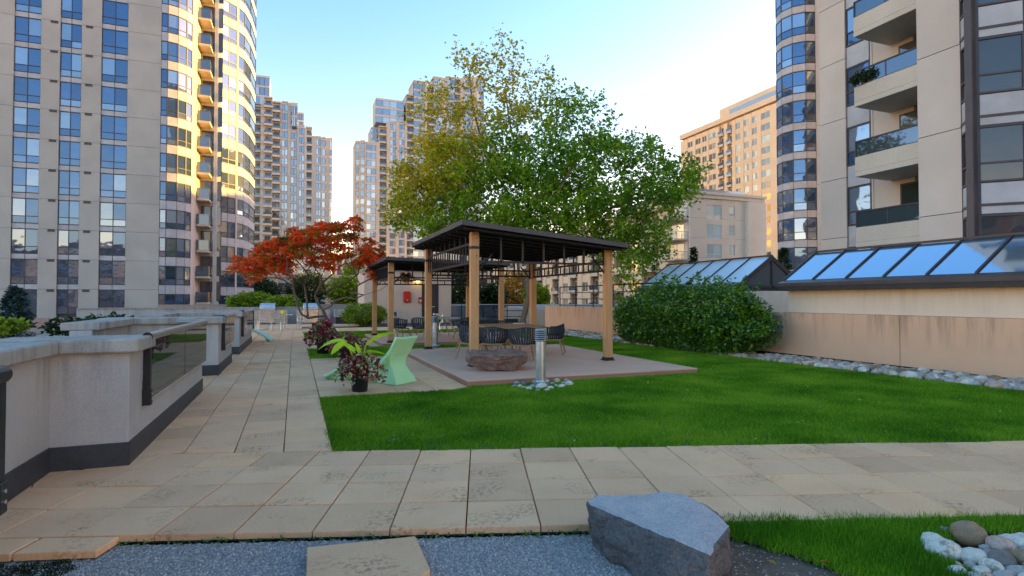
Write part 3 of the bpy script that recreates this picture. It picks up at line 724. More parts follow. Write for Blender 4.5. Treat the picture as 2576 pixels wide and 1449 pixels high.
# black post and rail fence on the tan wall, beyond the pergola
def rail_fence(x, ya, yb, zs, n, label, axis='v', grp='black metal rail fences'):
    t = thing('rail_fence', (x, ya, 0) if axis == 'v' else (ya, x, 0), label, 'fence', grp); L_ = yb - ya
    def P(s, z): return (0, s, z) if axis == 'v' else (s, 0, z)
    for i in range(n + 1): MB().tube([P(L_ * i / n, zs[0] - .02), P(L_ * i / n, zs[-1])], .028, 6).build('post', 'black_metal', t)
    for z in zs[1:]: MB().tube([P(0, z), P(L_, z)], .022 if z != zs[-1] else .032, 6).build('rail', 'black_metal', t)
rail_fence(12.62, 17.4, 26.0, (1.18, 1.24, 1.55, 1.85, 2.15), 5, 'black metal rail fence standing on the tan wall right of the pergola post')

# glass fence at the back of the terrace
t = thing('glass_fence', (8.2, 38.2, 0), 'dark glass fence at the far end behind the tables', 'fence')
A = Vector((8.6, 38.2)); Bp = Vector((13.2, 35.6)); n = 7
for i in range(n):
    p = A.lerp(Bp, i / n); q = A.lerp(Bp, (i + 1) / n); d = (q - p).normalized(); nn = Vector((-d.y, d.x)) * .012
    p = p + d * .03 - Vector((8.2, 38.2)); q = q - d * .03 - Vector((8.2, 38.2))
    m = MB(); m.prism([(p.x - nn.x, p.y - nn.y), (q.x - nn.x, q.y - nn.y), (q.x + nn.x, q.y + nn.y), (p.x + nn.x, p.y + nn.y)], .08, 1.1); m.build('pane', 'glass_balcony', t)
for i in range(n + 1):
    p = A.lerp(Bp, i / n) - Vector((8.2, 38.2)); MB().box(p.x - .03, p.y - .03, 0, p.x + .03, p.y + .03, 1.16).build('post', 'black_metal', t)
MB().tube([(A.x - 8.2, A.y - 38.2, 1.16), (Bp.x - 8.2, Bp.y - 38.2, 1.16)], .035, 8).build('rail', 'rail_grey', t)
rail_fence(31.5, 9.6, 12.9, (0, .12, .5, .85, 1.16), 3, 'black rail fence behind the pergola table by the tree trunk', axis='u')
t = thing('curb_wall', (11, 31.9, 0), 'low dark curb wall behind the rail fence and tree trunk', 'wall')
MB().box(-2.5, -.15, -.05, 1.6, .15, .35).build('wall_panel', 'flashing', t)
# ================================================================ buildings
_cache = {}
def win_meshes(w, h, cols, low, frame, glass, two=True, ft=.06):
    """frame mesh and pane mesh; x 0..w, z 0..h, outside is -y"""
    key = ('win', round(w, 3), round(h, 3), cols, low, frame, glass, ft)
    if key in _cache: return _cache[key]
    fr = MB(); gl = MB()
    fr.box(0, .0, 0, w, .07, ft); fr.box(0, .0, h - ft, w, .07, h); fr.box(0, .001, 0, ft, .071, h); fr.box(w - ft, .001, 0, w, .071, h)
    cw = w / cols
    for c in range(1, cols): fr.box(c * cw - ft / 2, .002, 0, c * cw + ft / 2, .072, h)
    if low: fr.box(0, .003, low - ft / 2, w, .073, low + ft / 2)
    rr = random.Random(hash(key) & 0xffff)
    for c in range(cols):
        for z0, z1 in (((0, low), (low, h)) if low else ((0, h),)):
            a = rr.uniform(-.006, .006); b = rr.uniform(-.006, .006)
            gl.add([(c * cw + .01, .045 + a, z0 + .01), ((c + 1) * cw - .01, .045 - a, z0 + .01), ((c + 1) * cw - .01, .045 - a + b, z1 - .01), (c * cw + .01, .045 + a + b, z1 - .01)], [(0, 1, 2, 3)])
    r = (fr.mesh('window', frame), gl.mesh('pane', glass)); _cache[key] = r; return r
def box_mesh(name, w, d, h, mat, bevel=0):
    key = (name, round(w, 3), round(d, 3), round(h, 3), mat)
    if key not in _cache:
        _cache[key] = MB().box(0, 0, 0, w, d, h).mesh(name, mat, bevel=bevel)
    return _cache[key]
def far_win(w, h, cols, frame, glass, sp_h=0, spm='spandrel'):
    """window of a far tower: frame, panes in one mesh, the panel under it another"""
    key = ('far', round(w, 2), round(h, 2), cols, frame, glass)
    if key in _cache: return _cache[key]
    m = MB(); m.box(0, .05, 0, w, .12, h, 0); cw = w / cols; g = .07
    for c in range(cols): m.add([(c * cw + g, .04, g), ((c + 1) * cw - g, .04, g), ((c + 1) * cw - g, .04, h - g), (c * cw + g, .04, h - g)], [(0, 1, 2, 3)], 1)
    me = m.mesh('window', [frame, glass]); _cache[key] = me; return me
def strip(t, P, ang, items, z0, nfl, fh=2.75, sill=.14, wh=2.0, wall='tower_concrete', frame='frame_bronze', glass='glass_blue', far=False, depth=.12, lowf=.3, grooves=True, spm='spandrel', split=0):
    """column-wise facade from P (left end seen from outside) along angle ang; items: (kind, width[, cols[, top]])"""
    org = Vector(t.location)
    d = Vector((math.cos(ang), math.sin(ang), 0)); x = 0.0
    for it in items:
        kind, w = it[0], it[1]; top = it[3] if len(it) > 3 and it[3] else nfl
        cols = it[2] if len(it) > 2 and it[2] else 2
        p = Vector((P[0], P[1], 0)) + d * x - org
        if kind in ('pier', 'pierw'):
            mt = wall if kind == 'pier' else 'frame_white'
            hgt = fh * 1 - .025 if grooves else fh
            if far:
                inst('wall_panel', box_mesh('wall_panel', w, .5, fh * top, mt), t, (p.x, p.y, z0), ang)
            else:
                for k in range(top): inst('wall_panel', box_mesh('wall_panel', w, .4, hgt, mt), t, (p.x, p.y, z0 + k * fh - .3), ang)
                inst('core', box_mesh('core', w - .01, .3, fh * top, 'flashing'), t, tuple((Vector((p.x, p.y, z0 - .3)) + Vector((-d.y, d.x, 0)) * .03 + d * .005)), ang)
        elif kind == 'win':
            inn = Vector((-d.y, d.x, 0)) * depth
            for k in range(top):
                zz = z0 + k * fh + sill
                q = p + inn
                if far:
                    inst('window', far_win(w, wh, cols, frame, glass), t, (q.x, q.y, zz), ang)
                    inst('spandrel_panel', box_mesh('spandrel_panel', w, .15, fh - wh, spm), t, (q.x, q.y, zz + wh), ang)
                else:
                    fm, gm = win_meshes(w, wh, cols, wh * lowf, frame, glass)
                    wo = inst('window', fm, t, (q.x, q.y, zz), ang); inst('pane', gm, wo)
                    key = ('spn', round(w, 3), cols, round(fh - wh, 3), frame, split)
                    if key not in _cache:
                        m = MB(); cw = w / cols
                        for c in range(cols):
                            for s0, s1 in (((0, split), (split, fh - wh)) if split else ((0, fh - wh),)): m.box(c * cw + .03, .02, s0 + .03, (c + 1) * cw - .03, .08, s1 - .03, 0)
                        if split: m.box(0, -.01, split - .04, w, .05, split + .04, 1)
                        m.box(0, .05, 0, w, .12, fh - wh, 1)
                        _cache[key] = m.mesh('spandrel_panel', ['spandrel', frame])
                    inst('spandrel_panel', _cache[key], t, (q.x, q.y, zz + wh), ang)
            key = ('bk', round(w, 2), top, fh)
            inst('core', box_mesh('core', w, .1, fh * top + .3, 'flashing'), t, tuple(Vector((q.x, q.y, z0 - .3)) + Vector((-d.y, d.x, 0)) * .14), ang)
        elif kind == 'balc':
            out = 1.3 if not far else 1.1
            inn = Vector((-d.y, d.x, 0))
            q = p + inn * (1.0 if not far else .8)
            inst('wall_panel', box_mesh('wall_panel', w, .2, fh * top, wall), t, (q.x, q.y, z0), ang)
            dm = far_win(w * .7, 2.1, 2, frame, 'glass_dim')
            key = ('bal', round(w, 2), far)
            if key not in _cache:
                b = MB().box(0, -.35, -.18, w, out * .95, 0, 0); b.box(0, -.35, 0, w, -.25, .42, 0)
                _cache[key] = b.mesh('balcony', 'balcony_paint')
                r = MB(); r.box(0, -.32, .43, w, -.29, 1.0, 0); r.box(0, -.35, 1.0, w, -.26, 1.05, 0); _cache[key + ('r',)] = r.mesh('railing', 'glass_balcony')
            for k in range(top):
                inst('window', dm, t, tuple(q + d * w * .15 - inn * .10 + Vector((0, 0, z0 + k * fh + .1))), ang)
                bo = inst('balcony', _cache[key], t, (p.x, p.y, z0 + k * fh), ang); inst('railing', _cache[key + ('r',)], bo)
        x += w
def seg(P, Q): return math.atan2(Q[1] - P[1], Q[0] - P[0]), math.hypot(Q[0] - P[0], Q[1] - P[1])
def block(t, name, poly, z0, z1, mat):
    o = t.location; return MB().prism([(x - o.x, y - o.y) for x, y in poly], z0, z1).build(name, mat, t)

# ---------------------------------------------------------------- T1: the near tower on the left
t = thing('apartment_tower', (-14, 64, -3), 'nearest tall tower on the left, its rounded corner bay lit gold', 'tower')
t.location.z = 0
V1 = 63.2
u = lambda px, v=V1: onV(px, 500, v).x
us = [u(x) for x in (-60, 28, 97, 145, 200, 250, 317, 401)]
fl = 15
P = (us[0], V1); items = []
for i, k in enumerate(['pier', 'win', 'pier', 'win', 'pier', 'win', 'pier']): items.append((k, us[i + 1] - us[i], 2))
items = [('pier', 3.0), ('win', 2.9, 2), ('pier', 2.0), ('win', 2.6, 2)] + items
strip(t, (us[0] - 10.5, V1), 0, items, 0.0, fl, sill=.16, wh=2.25, lowf=.29)
# bay: facets turning from the front towards the right
def along(P, ang, px):
    """walk from P at ang until the sight line of px"""
    xr, Y = _ray(px, 500); a, b = xr.x, xr.y
    c, s = math.cos(ang), math.sin(ang)
    k = (P[1] * a - P[0] * b) / (c * b - s * a); return k
cur = (us[7], V1)
for px, deg, kind in ((418, 0, 'win'), (445, 18, 'win'), (467, 42, 'win'), (481, 62, 'win')):
    a = math.radians(deg); k = along(cur, a, px)
    strip(t, cur, a, [('win', k, 1)], 0, fl, sill=.16, wh=1.85, depth=.0, frame='frame_bronze')
    cur = (cur[0] + k * math.cos(a), cur[1] + k * math.sin(a))
bayend = cur
# balcony niche
vb = bayend[1] + 4.6; bl = (bayend[0] + .1, vb); br = onV(537, 500, vb + .0)
block(t, 'wall', [(bayend[0] - .3, bayend[1]), (bayend[0], bayend[1]), (bayend[0] + .1, vb + .3), (bayend[0] - .3, vb + .3)], -3, fl * 2.75, 'tower_cream')
wbk = br.x - bl[0]
MB().box(bl[0] - t.location.x, vb - t.location.y, -3, br.x - t.location.x + .4, vb + .3 - t.location.y, fl * 2.75).build('wall', 'tower_cream', t)
bw = (onV(523, 500, vb - 2.1).x) - bl[0] + .1
bm_ = MB().box(0, -2.1, -.22, bw, 0, 0).mesh('balcony', 'balcony_paint', bevel=.01)
rm_ = MB(); rm_.box(0, -2.1, .0, bw, -2.04, .35); rm_.box(bw - .06, -2.03, 0, bw, 0, .35); rm_.box(0, -2.09, .36, bw, -2.06, 1.02); rm_.box(bw - .05, -2.05, .36, bw - .02, 0, 1.02); rm_.box(0, -2.12, 1.02, bw, -2.03, 1.08); rm_.box(bw - .08, -2.02, 1.02, bw, 0, 1.08)
rm_ = rm_.mesh('railing', 'glass_balcony')
dm = far_win(2.0, 2.15, 2, 'frame_dark', 'glass_dim')
for k in range(fl):
    b = inst('balcony', bm_, t, (bl[0] - t.location.x, vb - t.location.y, 1.2 + k * 2.75)); inst('railing', rm_, b)
    inst('window', dm, t, (bl[0] + .15 - t.location.x, vb - .12 - t.location.y, 1.3 + k * 2.75))
# white fins and the chamfered block behind
c0 = (br.x, vb - .1); k1 = along(c0, 0, 545); c1 = (c0[0] + k1, c0[1])
strip(t, c0, 0, [('pierw', k1 * .45), ('pier', k1 * .1), ('pierw', k1 * .45)], 0, fl, grooves=False)
k2 = along(c1, math.radians(20), 553); c2 = (c1[0] + k2 * math.cos(math.radians(20)), c1[1] + k2 * math.sin(math.radians(20)))
strip(t, c1, math.radians(20), [('pier', k2)], 0, fl, wall='tower_cream')
cur = c2
for px, deg, cols in ((593, 44, 2), (597, 44, 0), (613, 62, 1), (628, 80, 1), (641, 86, 1)):
    a = math.radians(deg); k = along(cur, a, px)
    strip(t, cur, a, [('win', k, cols) if cols else ('pier', k)], 0, fl, sill=.16, wh=1.75, depth=.0, wall='tower_cream', frame='frame_bronze')
    cur = (cur[0] + k * math.cos(a), cur[1] + k * math.sin(a))
block(t, 'core', [(us[0] - 10.5, V1 + .42), (us[7] - .1, V1 + .42), (bayend[0] - .5, bayend[1] + .1), (bayend[0] - .4, vb + .5), (c1[0] - .3, c1[1] + .9), (c2[0] - .8, c2[1] + 1.2), (cur[0] - .6, cur[1]), (cur[0] - .6, cur[1] + 9), (us[0] - 10.5, cur[1] + 9)], -3, fl * 2.75 + .6, 'tower_concrete')
block(t, 'base_band', [(us[0] - 10.5, V1 - .25), (us[7] + .2, V1 - .25), (us[7] + .2, V1 + .5), (us[0] - 10.5, V1 + .5)], -3, -.16, 'base_pink')
block(t, 'base_band', [(us[0] - 10.5, V1 - .9), (us[7] + 5, V1 - .9), (us[7] + 5, V1 - .26), (us[0] - 10.5, V1 - .26)], -3, -1.6, 'base_pink')
# small dark vents on the piers
vm = MB().box(0, -.03, 0, .55, .02, .22).mesh('vent', 'frame_bronze')
for px in (131, 220):
    for k in range(fl): inst('vent', vm, t, (u(px) - .3 - t.location.x, V1 - .01 - t.location.y, 2.35 + k * 2.75 - .15))

# ---------------------------------------------------------------- RT: the near tower on the right
t = thing('apartment_tower', (22, 15, 0), 'large tower on the right edge with deep balconies above the skylight', 'tower')
ofs = Vector(t.location); FZ = 4.40 - 2.75
def rb(name, x0, y0, z0, x1, y1, z1, mat, bevel=0): return MB().box(x0 - ofs.x, y0 - ofs.y, z0, x1 - ofs.x, y1 - ofs.y, z1).build(name, mat, t, bevel=bevel)
NF = 10
A90 = -PI / 2
strip(t, (23.6, 19.95), A90, [('pier', 1.35)], FZ + .3, NF, wall='tower_cream')
strip(t, (23.66, 18.6), A90, [('win', 2.25, 2)], FZ, NF, sill=.5, wh=1.75, depth=0, frame='frame_bronze', lowf=.35)
rb('wall', 22.4, 16.42, -1, 24.6, 16.5, FZ + NF * 2.75, 'tower_cream')
rb('wall', 22.42, 14.75, -1, 22.8, 16.41, FZ + NF * 2.75, 'tower_cream')
rb('wall', 22.6, 13.0, -1, 23.1, 14.74, FZ + NF * 2.75, 'tower_cream')
strip(t, (20.25, 13.2), A90, [('pier', 1.36)], FZ + .3, NF, wall='tower_cream')
rb('wall', 20.66, 12.9, -1, 22.6, 13.2, FZ + NF * 2.75, 'tower_cream')
dm = far_win(2.0, 2.3, 2, 'frame_dark', 'glass_dim')
bm_ = MB().box(20.4 - 22.4, -1.25, 0, 0, 1.25, .20); bm_.box(-2.0, -1.25, .201, -1.88, 1.25, .77); bm_.box(-1.88, 1.13, .201, 0, 1.25, .77)
bm_ = bm_.mesh('balcony', 'balcony_paint', bevel=.01)
pm_ = MB(); pm_.box(-1.96, -1.2, .80, -1.94, 1.2, 1.35); pm_.box(-1.94, 1.17, .80, 0, 1.19, 1.35); pm_ = pm_.mesh('pane', 'glass_balcony')
rl_ = MB(); rl_.box(-1.99, -1.24, 1.35, -1.91, 1.24, 1.40); rl_.box(-1.91, 1.15, 1.35, 0, 1.22, 1.40); rl_.box(-1.98, -1.24, .771, -1.92, 1.24, .80); rl_.box(-1.97, -.02, .80, -1.93, .02, 1.35); rl_.box(-1.99, 1.2, .77, -1.93, 1.25, 1.36); rl_ = rl_.mesh('railing', 'frame_dark')
for k in range(NF):
    z = 3.56 + (k - 1) * 2.75
    b = inst('balcony', bm_, t, (.4, -.55, z)); r = inst('railing', rl_, b); inst('pane', pm_, b)
    inst('window', dm, t, (22.33 - ofs.x, 15.3 - ofs.y, z + .25), A90)
# window bay at the right edge
Cw = (20.25, 11.84); k = .92
C0 = (Cw[0] - k * .7071, Cw[1] - k * .7071)
C1 = (C0[0] + 1.5 * .7071, C0[1] - 1.5 * .7071); 
def bay(P, Q, cols):
    a, w = seg(P, Q); strip(t, P, a, [('win', w, cols)], FZ + .2, NF, sill=.55, wh=1.75, depth=0, frame='frame_bronze', glass='glass_dim', lowf=.34, split=.30)
bay(Cw, C0, 2)
for i in range(5):
    Q = (C0[0] + 1.35 * .7071 * (i + 1), C0[1] - 1.35 * .7071 * (i + 1)); Pp = (C0[0] + 1.35 * .7071 * i, C0[1] - 1.35 * .7071 * i)
    if i < 3: bay(Pp, Q, 1)
rb('mullion', C0[0] - .10, C0[1] - .12, 1.8, C0[0] + .12, C0[1] + .10, FZ + NF * 2.75, 'frame_bronze', .02)
block(t, 'core', [(24.2, 19.9), (20.7, 13.1), (20.7, 11.9), (C0[0] + .35, C0[1]), (C0[0] + 3.2, C0[1] - 2.9), (C0[0] + 3.2, -12), (40, -12), (40, 19.9)][::1] if False else [(24.3, 19.9), (24.3, 13.3), (20.7, 13.1), (20.7, 11.7), (C0[0] + .3, C0[1]), (C0[0] + 3.1, C0[1] - 2.75), (C0[0] + 3.1, -12), (40, -12), (40, 19.9)], 0, FZ + NF * 2.75 + 16, 'tower_cream')

# wing beyond, with the slim round bay
t = thing('apartment_tower', (45, 41, 0), 'slim cream wing with round glass bay and stacked balconies beyond the right tower', 'tower')
ofs = Vector(t.location); FZ2 = 4.2 - 2.75 * 3; NF2 = 16
cc = (45.35, 40.6); R_ = 2.05
angs = [math.radians(a) for a in (150, 115, 80, 45, 10, -25)]
pt = [(cc[0] - R_ * math.cos(math.radians(x)), cc[1] - R_ * math.sin(math.radians(x))) for x in (-70, -38, -6, 26, 58, 84)]
for i in range(5):
    a, w = seg(pt[i], pt[i + 1]); strip(t, pt[i], a, [('win', w, 1)], FZ2, NF2, sill=.1, wh=2.05, depth=0, frame='frame_bronze', glass='glass_blue', lowf=.35)
last = pt[-1]
strip(t, (last[0], last[1]), A90 + .02, [('pier', .5)], FZ2, NF2, wall='tower_cream')
y1 = last[1] - .5
MB().box(last[0] + 1.3 - ofs.x, y1 - 5.5 - ofs.y, FZ2, last[0] + 1.7 - ofs.x, y1 - ofs.y, FZ2 + NF2 * 2.75).build('wall', 'tower_cream', t)
bm_ = MB().box(0, -5.2, 0, 1.35, 0, .2); bm_.box(0, -5.2, .2, .1, 0, .62); bm_ = bm_.mesh('balcony', 'balcony_paint')
rm_ = MB().box(.02, -5.2, .64, .05, 0, 1.2); rm_.box(0, -5.2, 1.2, .08, 0, 1.25); rm_ = rm_.mesh('railing', 'glass_frost')
for k in range(NF2):
    b = inst('balcony', bm_, t, (last[0] - ofs.x, y1 - ofs.y, FZ2 + k * 2.75 + 1.9)); inst('railing', rm_, b)
block(t, 'core', [(cc[0] + .3, 40.5), (46.6, 39.6), (46.9, 35), (46.9, 20.5), (66, 20.5), (66, 55.5), (46.2, 41.9)], -12, FZ2 + NF2 * 2.75 + 4, 'tower_cream')

# ---------------------------------------------------------------- T5: grey mid-rise with the long beige wing
t = thing('apartment_block', (50, 70, 0), 'low grey block with square windows and corner balconies beyond the far skylight', 'building')
ofs = Vector(t.location)
V5 = 63.2; uu = lambda px, v=V5: onV(px, 620, v).x
ue = [uu(x) for x in (1735, 1778, 1816, 1834, 1849, 1876, 1917)]
H5 = 16.0; FH5 = 2.75
def rb5(name, x0, y0, z0, x1, y1, z1, mat): return MB().box(x0 - ofs.x, y0 - ofs.y, z0, x1 - ofs.x, y1 - ofs.y, z1).build(name, mat, t)
rb5('wall', ue[0], V5 + .25, -12, ue[6], V5 + 18, H5, 'tower_grey'); rb5('wall', ue[5], V5 - .5, -12, ue[6] + .3, V5 + .2, H5 - .6, 'tower_grey')
strip(t, (ue[0], V5), 0, [('pier', ue[1] - ue[0])], -12 + .3, 10, wall='tower_grey'); strip(t, (ue[2], V5), 0, [('pier', ue[3] - ue[2])], -12 + .3, 10, wall='tower_grey'); strip(t, (ue[4], V5), 0, [('pier', ue[5] - ue[4])], -12 + .3, 10, wall='tower_grey')
zt = onV(1790, 515, V5).z
for k in range(7):
    z = zt - k * FH5 - 2.0
    for a, b, c, hh in ((ue[1], ue[2], 2, 2.0), (ue[3], ue[4], 1, 1.45)):
        fm, gm = win_meshes(b - a - .1, hh, c, hh * .3, 'frame_white', 'glass_pale')
        wo = inst('window', fm, t, (a + .05 - ofs.x, V5 + .08 - ofs.y, z + (2.0 - hh))); inst('pane', gm, wo)
        rb5('spandrel_panel', a, V5 + .02, z + 2.0, b, V5 + .3, z + FH5 + 2.0 - hh, 'tower_grey')
m = MB(); m.box(ue[0] - .5 - ofs.x, V5 - .5 - ofs.y, H5, ue[6] + .5 - ofs.x, V5 + 18.2 - ofs.y, H5 + .35); m.box(ue[0] - .25 - ofs.x, V5 - .25 - ofs.y, H5 - .5, ue[6] + .3 - ofs.x, V5 + 18.1 - ofs.y, H5 - .01)
m.build('cornice', 'tower_grey', t)
rb5('roof', ue[0] + 1, V5 + 1.2, H5 + .36, ue[6] - 2, V5 + 12, H5 + 1.1, 'glass_frost')
# corner balconies, left face
for k in range(6):
    z = zt - k * FH5 - 2.35
    b = rb5('balcony', ue[0] - 2.2, V5 + .3, z, ue[0] - .01, V5 + 4.4, z + .22, 'balcony_paint')
    m = MB()
    for i in range(9): m.box(ue[0] - 2.15 + i * .26 - ofs.x, V5 + .34 - ofs.y, z + .22, ue[0] - 2.11 + i * .26 - ofs.x, V5 + .38 - ofs.y, z + 1.2)
    for i in range(16): m.box(ue[0] - 2.17 - ofs.x, V5 + .38 + i * .26 - ofs.y, z + .22, ue[0] - 2.13 - ofs.x, V5 + .42 + i * .26 - ofs.y, z + 1.2)
    m.box(ue[0] - 2.2 - ofs.x, V5 + .3 - ofs.y, z + 1.2, ue[0] - ofs.x, V5 + .42 - ofs.y, z + 1.27); m.box(ue[0] - 2.2 - ofs.x, V5 + .43 - ofs.y, z + 1.2, ue[0] - 2.08 - ofs.x, V5 + 4.4 - ofs.y, z + 1.27)
    m.build('railing', 'frame_white', b)
    inst('window', far_win(3.0, 2.2, 2, 'frame_white', 'glass_warm'), t, (ue[0] - .1 - ofs.x, V5 + 4.1 - ofs.y, z + .25), A90)
H = 15.2; LW = 14
strip(t, (ue[0] - 1.0, V5 + 4.6 + 12 * 6.2), A90, [('pier', 1.7), ('win', 2.3, 2), ('pier', 1.0), ('balc', 3.0, 2)] * 9, -12, 9, fh=2.95, wall='tower_beige', frame='frame_white', glass='glass_warm', far=True, wh=1.75, spm='tower_beige')
rb5('wall', ue[0] - .2, V5 + 4.5, -12, ue[0] + 12, V5 + 78.5, 14.4, 'tower_beige')
rb5('cornice', ue[0] - 1.3, V5 + 4.4, 14.5, ue[0] + 12.2, V5 + 79, 15.0, 'tower_beige')

# ---------------------------------------------------------------- T4: big warm slab building
t = thing('apartment_tower', (104, 110, 0), 'broad warm tan slab tower with a grid of small windows, far behind the grey block', 'tower')
ofs = Vector(t.location); UF = 104
vv = lambda px: onU(px, 350, UF).y
edges = [(1729, 1742), (1748.5, 1762), (1765.7, 1777), (1782, 1800), (1808, 1821, 'b'), (1829, 1841, 'b'), (1849.6, 1861.6), (1870, 1883), (1891, 1904), (1914, 1937)]
items = []; cur = vv(1712)
start = cur
for e in edges:
    a, b = vv(e[0]), vv(e[1]); items.append(('pier', cur - a)); items.append(('balc' if len(e) > 2 else 'win', a - b, 2)); cur = b
items.append(('pier', cur - vv(1969)))
strip(t, (UF, start), A90, items, -8.5, 20, fh=2.78, wall='tower_warm', frame='frame_white', glass='glass_warm', far=True, wh=1.6, spm='tower_warm')
vN = vv(1969)
def rb4(name, x0, y0, z0, x1, y1, z1, mat): return MB().box(x0 - ofs.x, y0 - ofs.y, z0, x1 - ofs.x, y1 - ofs.y, z1).build(name, mat, t)
rb4('wall', UF + .9, vN + .02, -12, UF + 22, start, 47.6, 'tower_warm')
rb4('wall', UF + .02, vN - .4, -12, UF + 22, vN - .0, 47.6, 'tower_warm')
rb4('wall', UF + .8, 52, -12, UF + 22, 94, 44.5, 'tower_warm')  # unseen extension, added and sized to shade the lower left tower
rb4('parapet', UF - .3, vN - .6, 47.61, UF + 22, start + .2, 48.9, 'tower_warm')
rb4('penthouse', UF + 4, vN + 5, 48.91, UF + 20, vN + 25, 53.2, 'tower_warm')
rb4('railing', UF + .1, vN + 1, 48.92, UF + .2, vN + 17, 50.2, 'glass_frost')

# ---------------------------------------------------------------- T2 and T3: far stepped towers
def stepped(t, V, cols, zb, fh=2.75):
    """cols: (px0, px1, top py, kind, setback)"""
    ofs = Vector(t.location)
    for px0, px1, ty, kind, sb in cols:
        v = V + sb; a = onV(px0, 450, v).x; b = onV(px1, 450, v).x; w = b - a; zt = onV((px0 + px1) / 2, ty, v).z
        n = max(1, int((zt - zb) / fh)); z0 = zt - n * fh
        if kind == 'pier':
            MB().box(a - ofs.x, v - ofs.y, zb, b - ofs.x, v + 10 - ofs.y, zt).build('wall', 'tower_concrete', t)
        else:
            if kind == 'win2' or kind == 'win1':
                strip(t, (a, v), 0, [('win', w, 2 if kind == 'win2' else 1)], z0, n, fh=fh, far=True, frame='frame_bronze', glass='glass_tower', wh=1.95, sill=.2, depth=.1)
            elif kind == 'glass':
                strip(t, (a, v - .6), 0, [('win', w, 3)], z0, min(n, 7), fh=fh, far=True, frame='frame_bronze', glass='glass_tower', wh=2.2, sill=.1, depth=0)
            elif kind == 'balc':
                strip(t, (a, v), 0, [('balc', w)], z0, n, fh=fh, far=True)
            MB().box(a - ofs.x, v + 1.3 - ofs.y, zb, b - ofs.x, v + 10 - ofs.y, zt - .1).build('wall', 'tower_concrete', t)
            MB().box(a - .05 - ofs.x, v - .05 - ofs.y, zt, b + .05 - ofs.x, v + 10 - ofs.y, zt + .45).build('parapet', 'tower_concrete', t)
t = thing('apartment_tower', (0, 186, 0), 'far stepped tower left of the sky gap, its curved balconies beside the gold tower', 'tower')
stepped(t, 186, [(638, 655, 268, 'balc', 1), (655, 663, 255, 'pier', -.4), (663, 684, 246, 'balc', -1.2), (684, 704, 258, 'balc', -.3), (704, 708, 256, 'pier', 0), (708, 723, 258, 'win2', 0), (723, 731, 258, 'pier', -.1),
                 (731, 747, 262, 'win2', .2), (747, 752, 315, 'pier', 0), (752, 765, 318, 'win2', 0), (765, 771, 322, 'pier', -.1), (768, 784, 322, 'balc', .3), (784, 795, 342, 'pier', 0), (795, 807, 346, 'win2', 0), (807, 810, 346, 'pier', 0), (810, 818, 348, 'win1', 0), (818, 829, 347, 'pier', .3), (829, 835, 350, 'win1', 1)], -12)
ofs = Vector(t.location)
for px0, px1, y0, y1, sb in ((638, 678, 188, 262, 5), (747, 764, 282, 322, 2), (734, 747, 262, 318, -.8)):
    v = 186 + sb; a = onV(px0, 300, v).x; b = onV(px1, 300, v).x; z1 = onV(px0, y0, v).z; z0 = onV(px0, y1, v).z
    n = max(1, round((z1 - z0) / 3)); strip(t, (a, v), 0, [('win', b - a, 3)], z0, n, fh=(z1 - z0) / n, far=True, frame='frame_bronze', glass='glass_tower', wh=(z1 - z0) / n * .8, sill=.1, depth=0)
    MB().box(a - ofs.x, v + .3 - ofs.y, z0, b - ofs.x, v + 8 - ofs.y, z1 - .2).build('penthouse', 'tower_concrete', t)
t = thing('apartment_tower', (24, 200, 0), 'far stepped tower right of the sky gap, rising behind the big green tree', 'tower')
stepped(t, 200, [(895, 904, 357, 'win1', 1.2), (904, 907, 356, 'pier', .6), (907, 918, 356, 'win1', .6), (918, 922, 357, 'pier', 0), (922, 945, 360, 'win2', -.3), (945, 955, 358, 'pier', 0), (953, 973, 320, 'balc', 1), (973, 981, 306, 'pier', 0), (981, 996, 308, 'win2', 0), (996, 1004, 306, 'pier', -.3), (1004, 1018, 308, 'win2', 0),
                 (1018, 1024, 306, 'pier', 0), (1022, 1040, 240, 'balc', 1), (1040, 1068, 206, 'win2', .5), (1068, 1074, 205, 'pier', .2), (1074, 1090, 220, 'balc', .5), (1090, 1112, 196, 'win2', 0), (1112, 1122, 196, 'pier', 0), (1122, 1144, 196, 'win2', 0), (1144, 1158, 200, 'balc', 0), (1158, 1166, 196, 'pier', 0), (1166, 1190, 196, 'win2', 0), (1190, 1200, 194, 'pier', 0), (1200, 1218, 196, 'win2', 1)], -12)
ofs = Vector(t.location)
for px0, px1, y0, y1, sb in ((945, 1016, 246, 308, 2), (933, 953, 320, 362, 4)):
    v = 200 + sb; a = onV(px0, 300, v).x; b = onV(px1, 300, v).x; z1 = onV(px0, y0, v).z; z0 = onV(px0, y1, v).z
    n = 3; strip(t, (a, v), 0, [('win', b - a, 4)], z0, n, fh=(z1 - z0) / n, far=True, frame='frame_bronze', glass='glass_tower', wh=(z1 - z0) / n * .75, sill=.1, depth=0)
    MB().box(a - ofs.x, v + .3 - ofs.y, z0, b - ofs.x, v + 8 - ofs.y, z1 - .2).build('penthouse', 'tower_concrete', t)

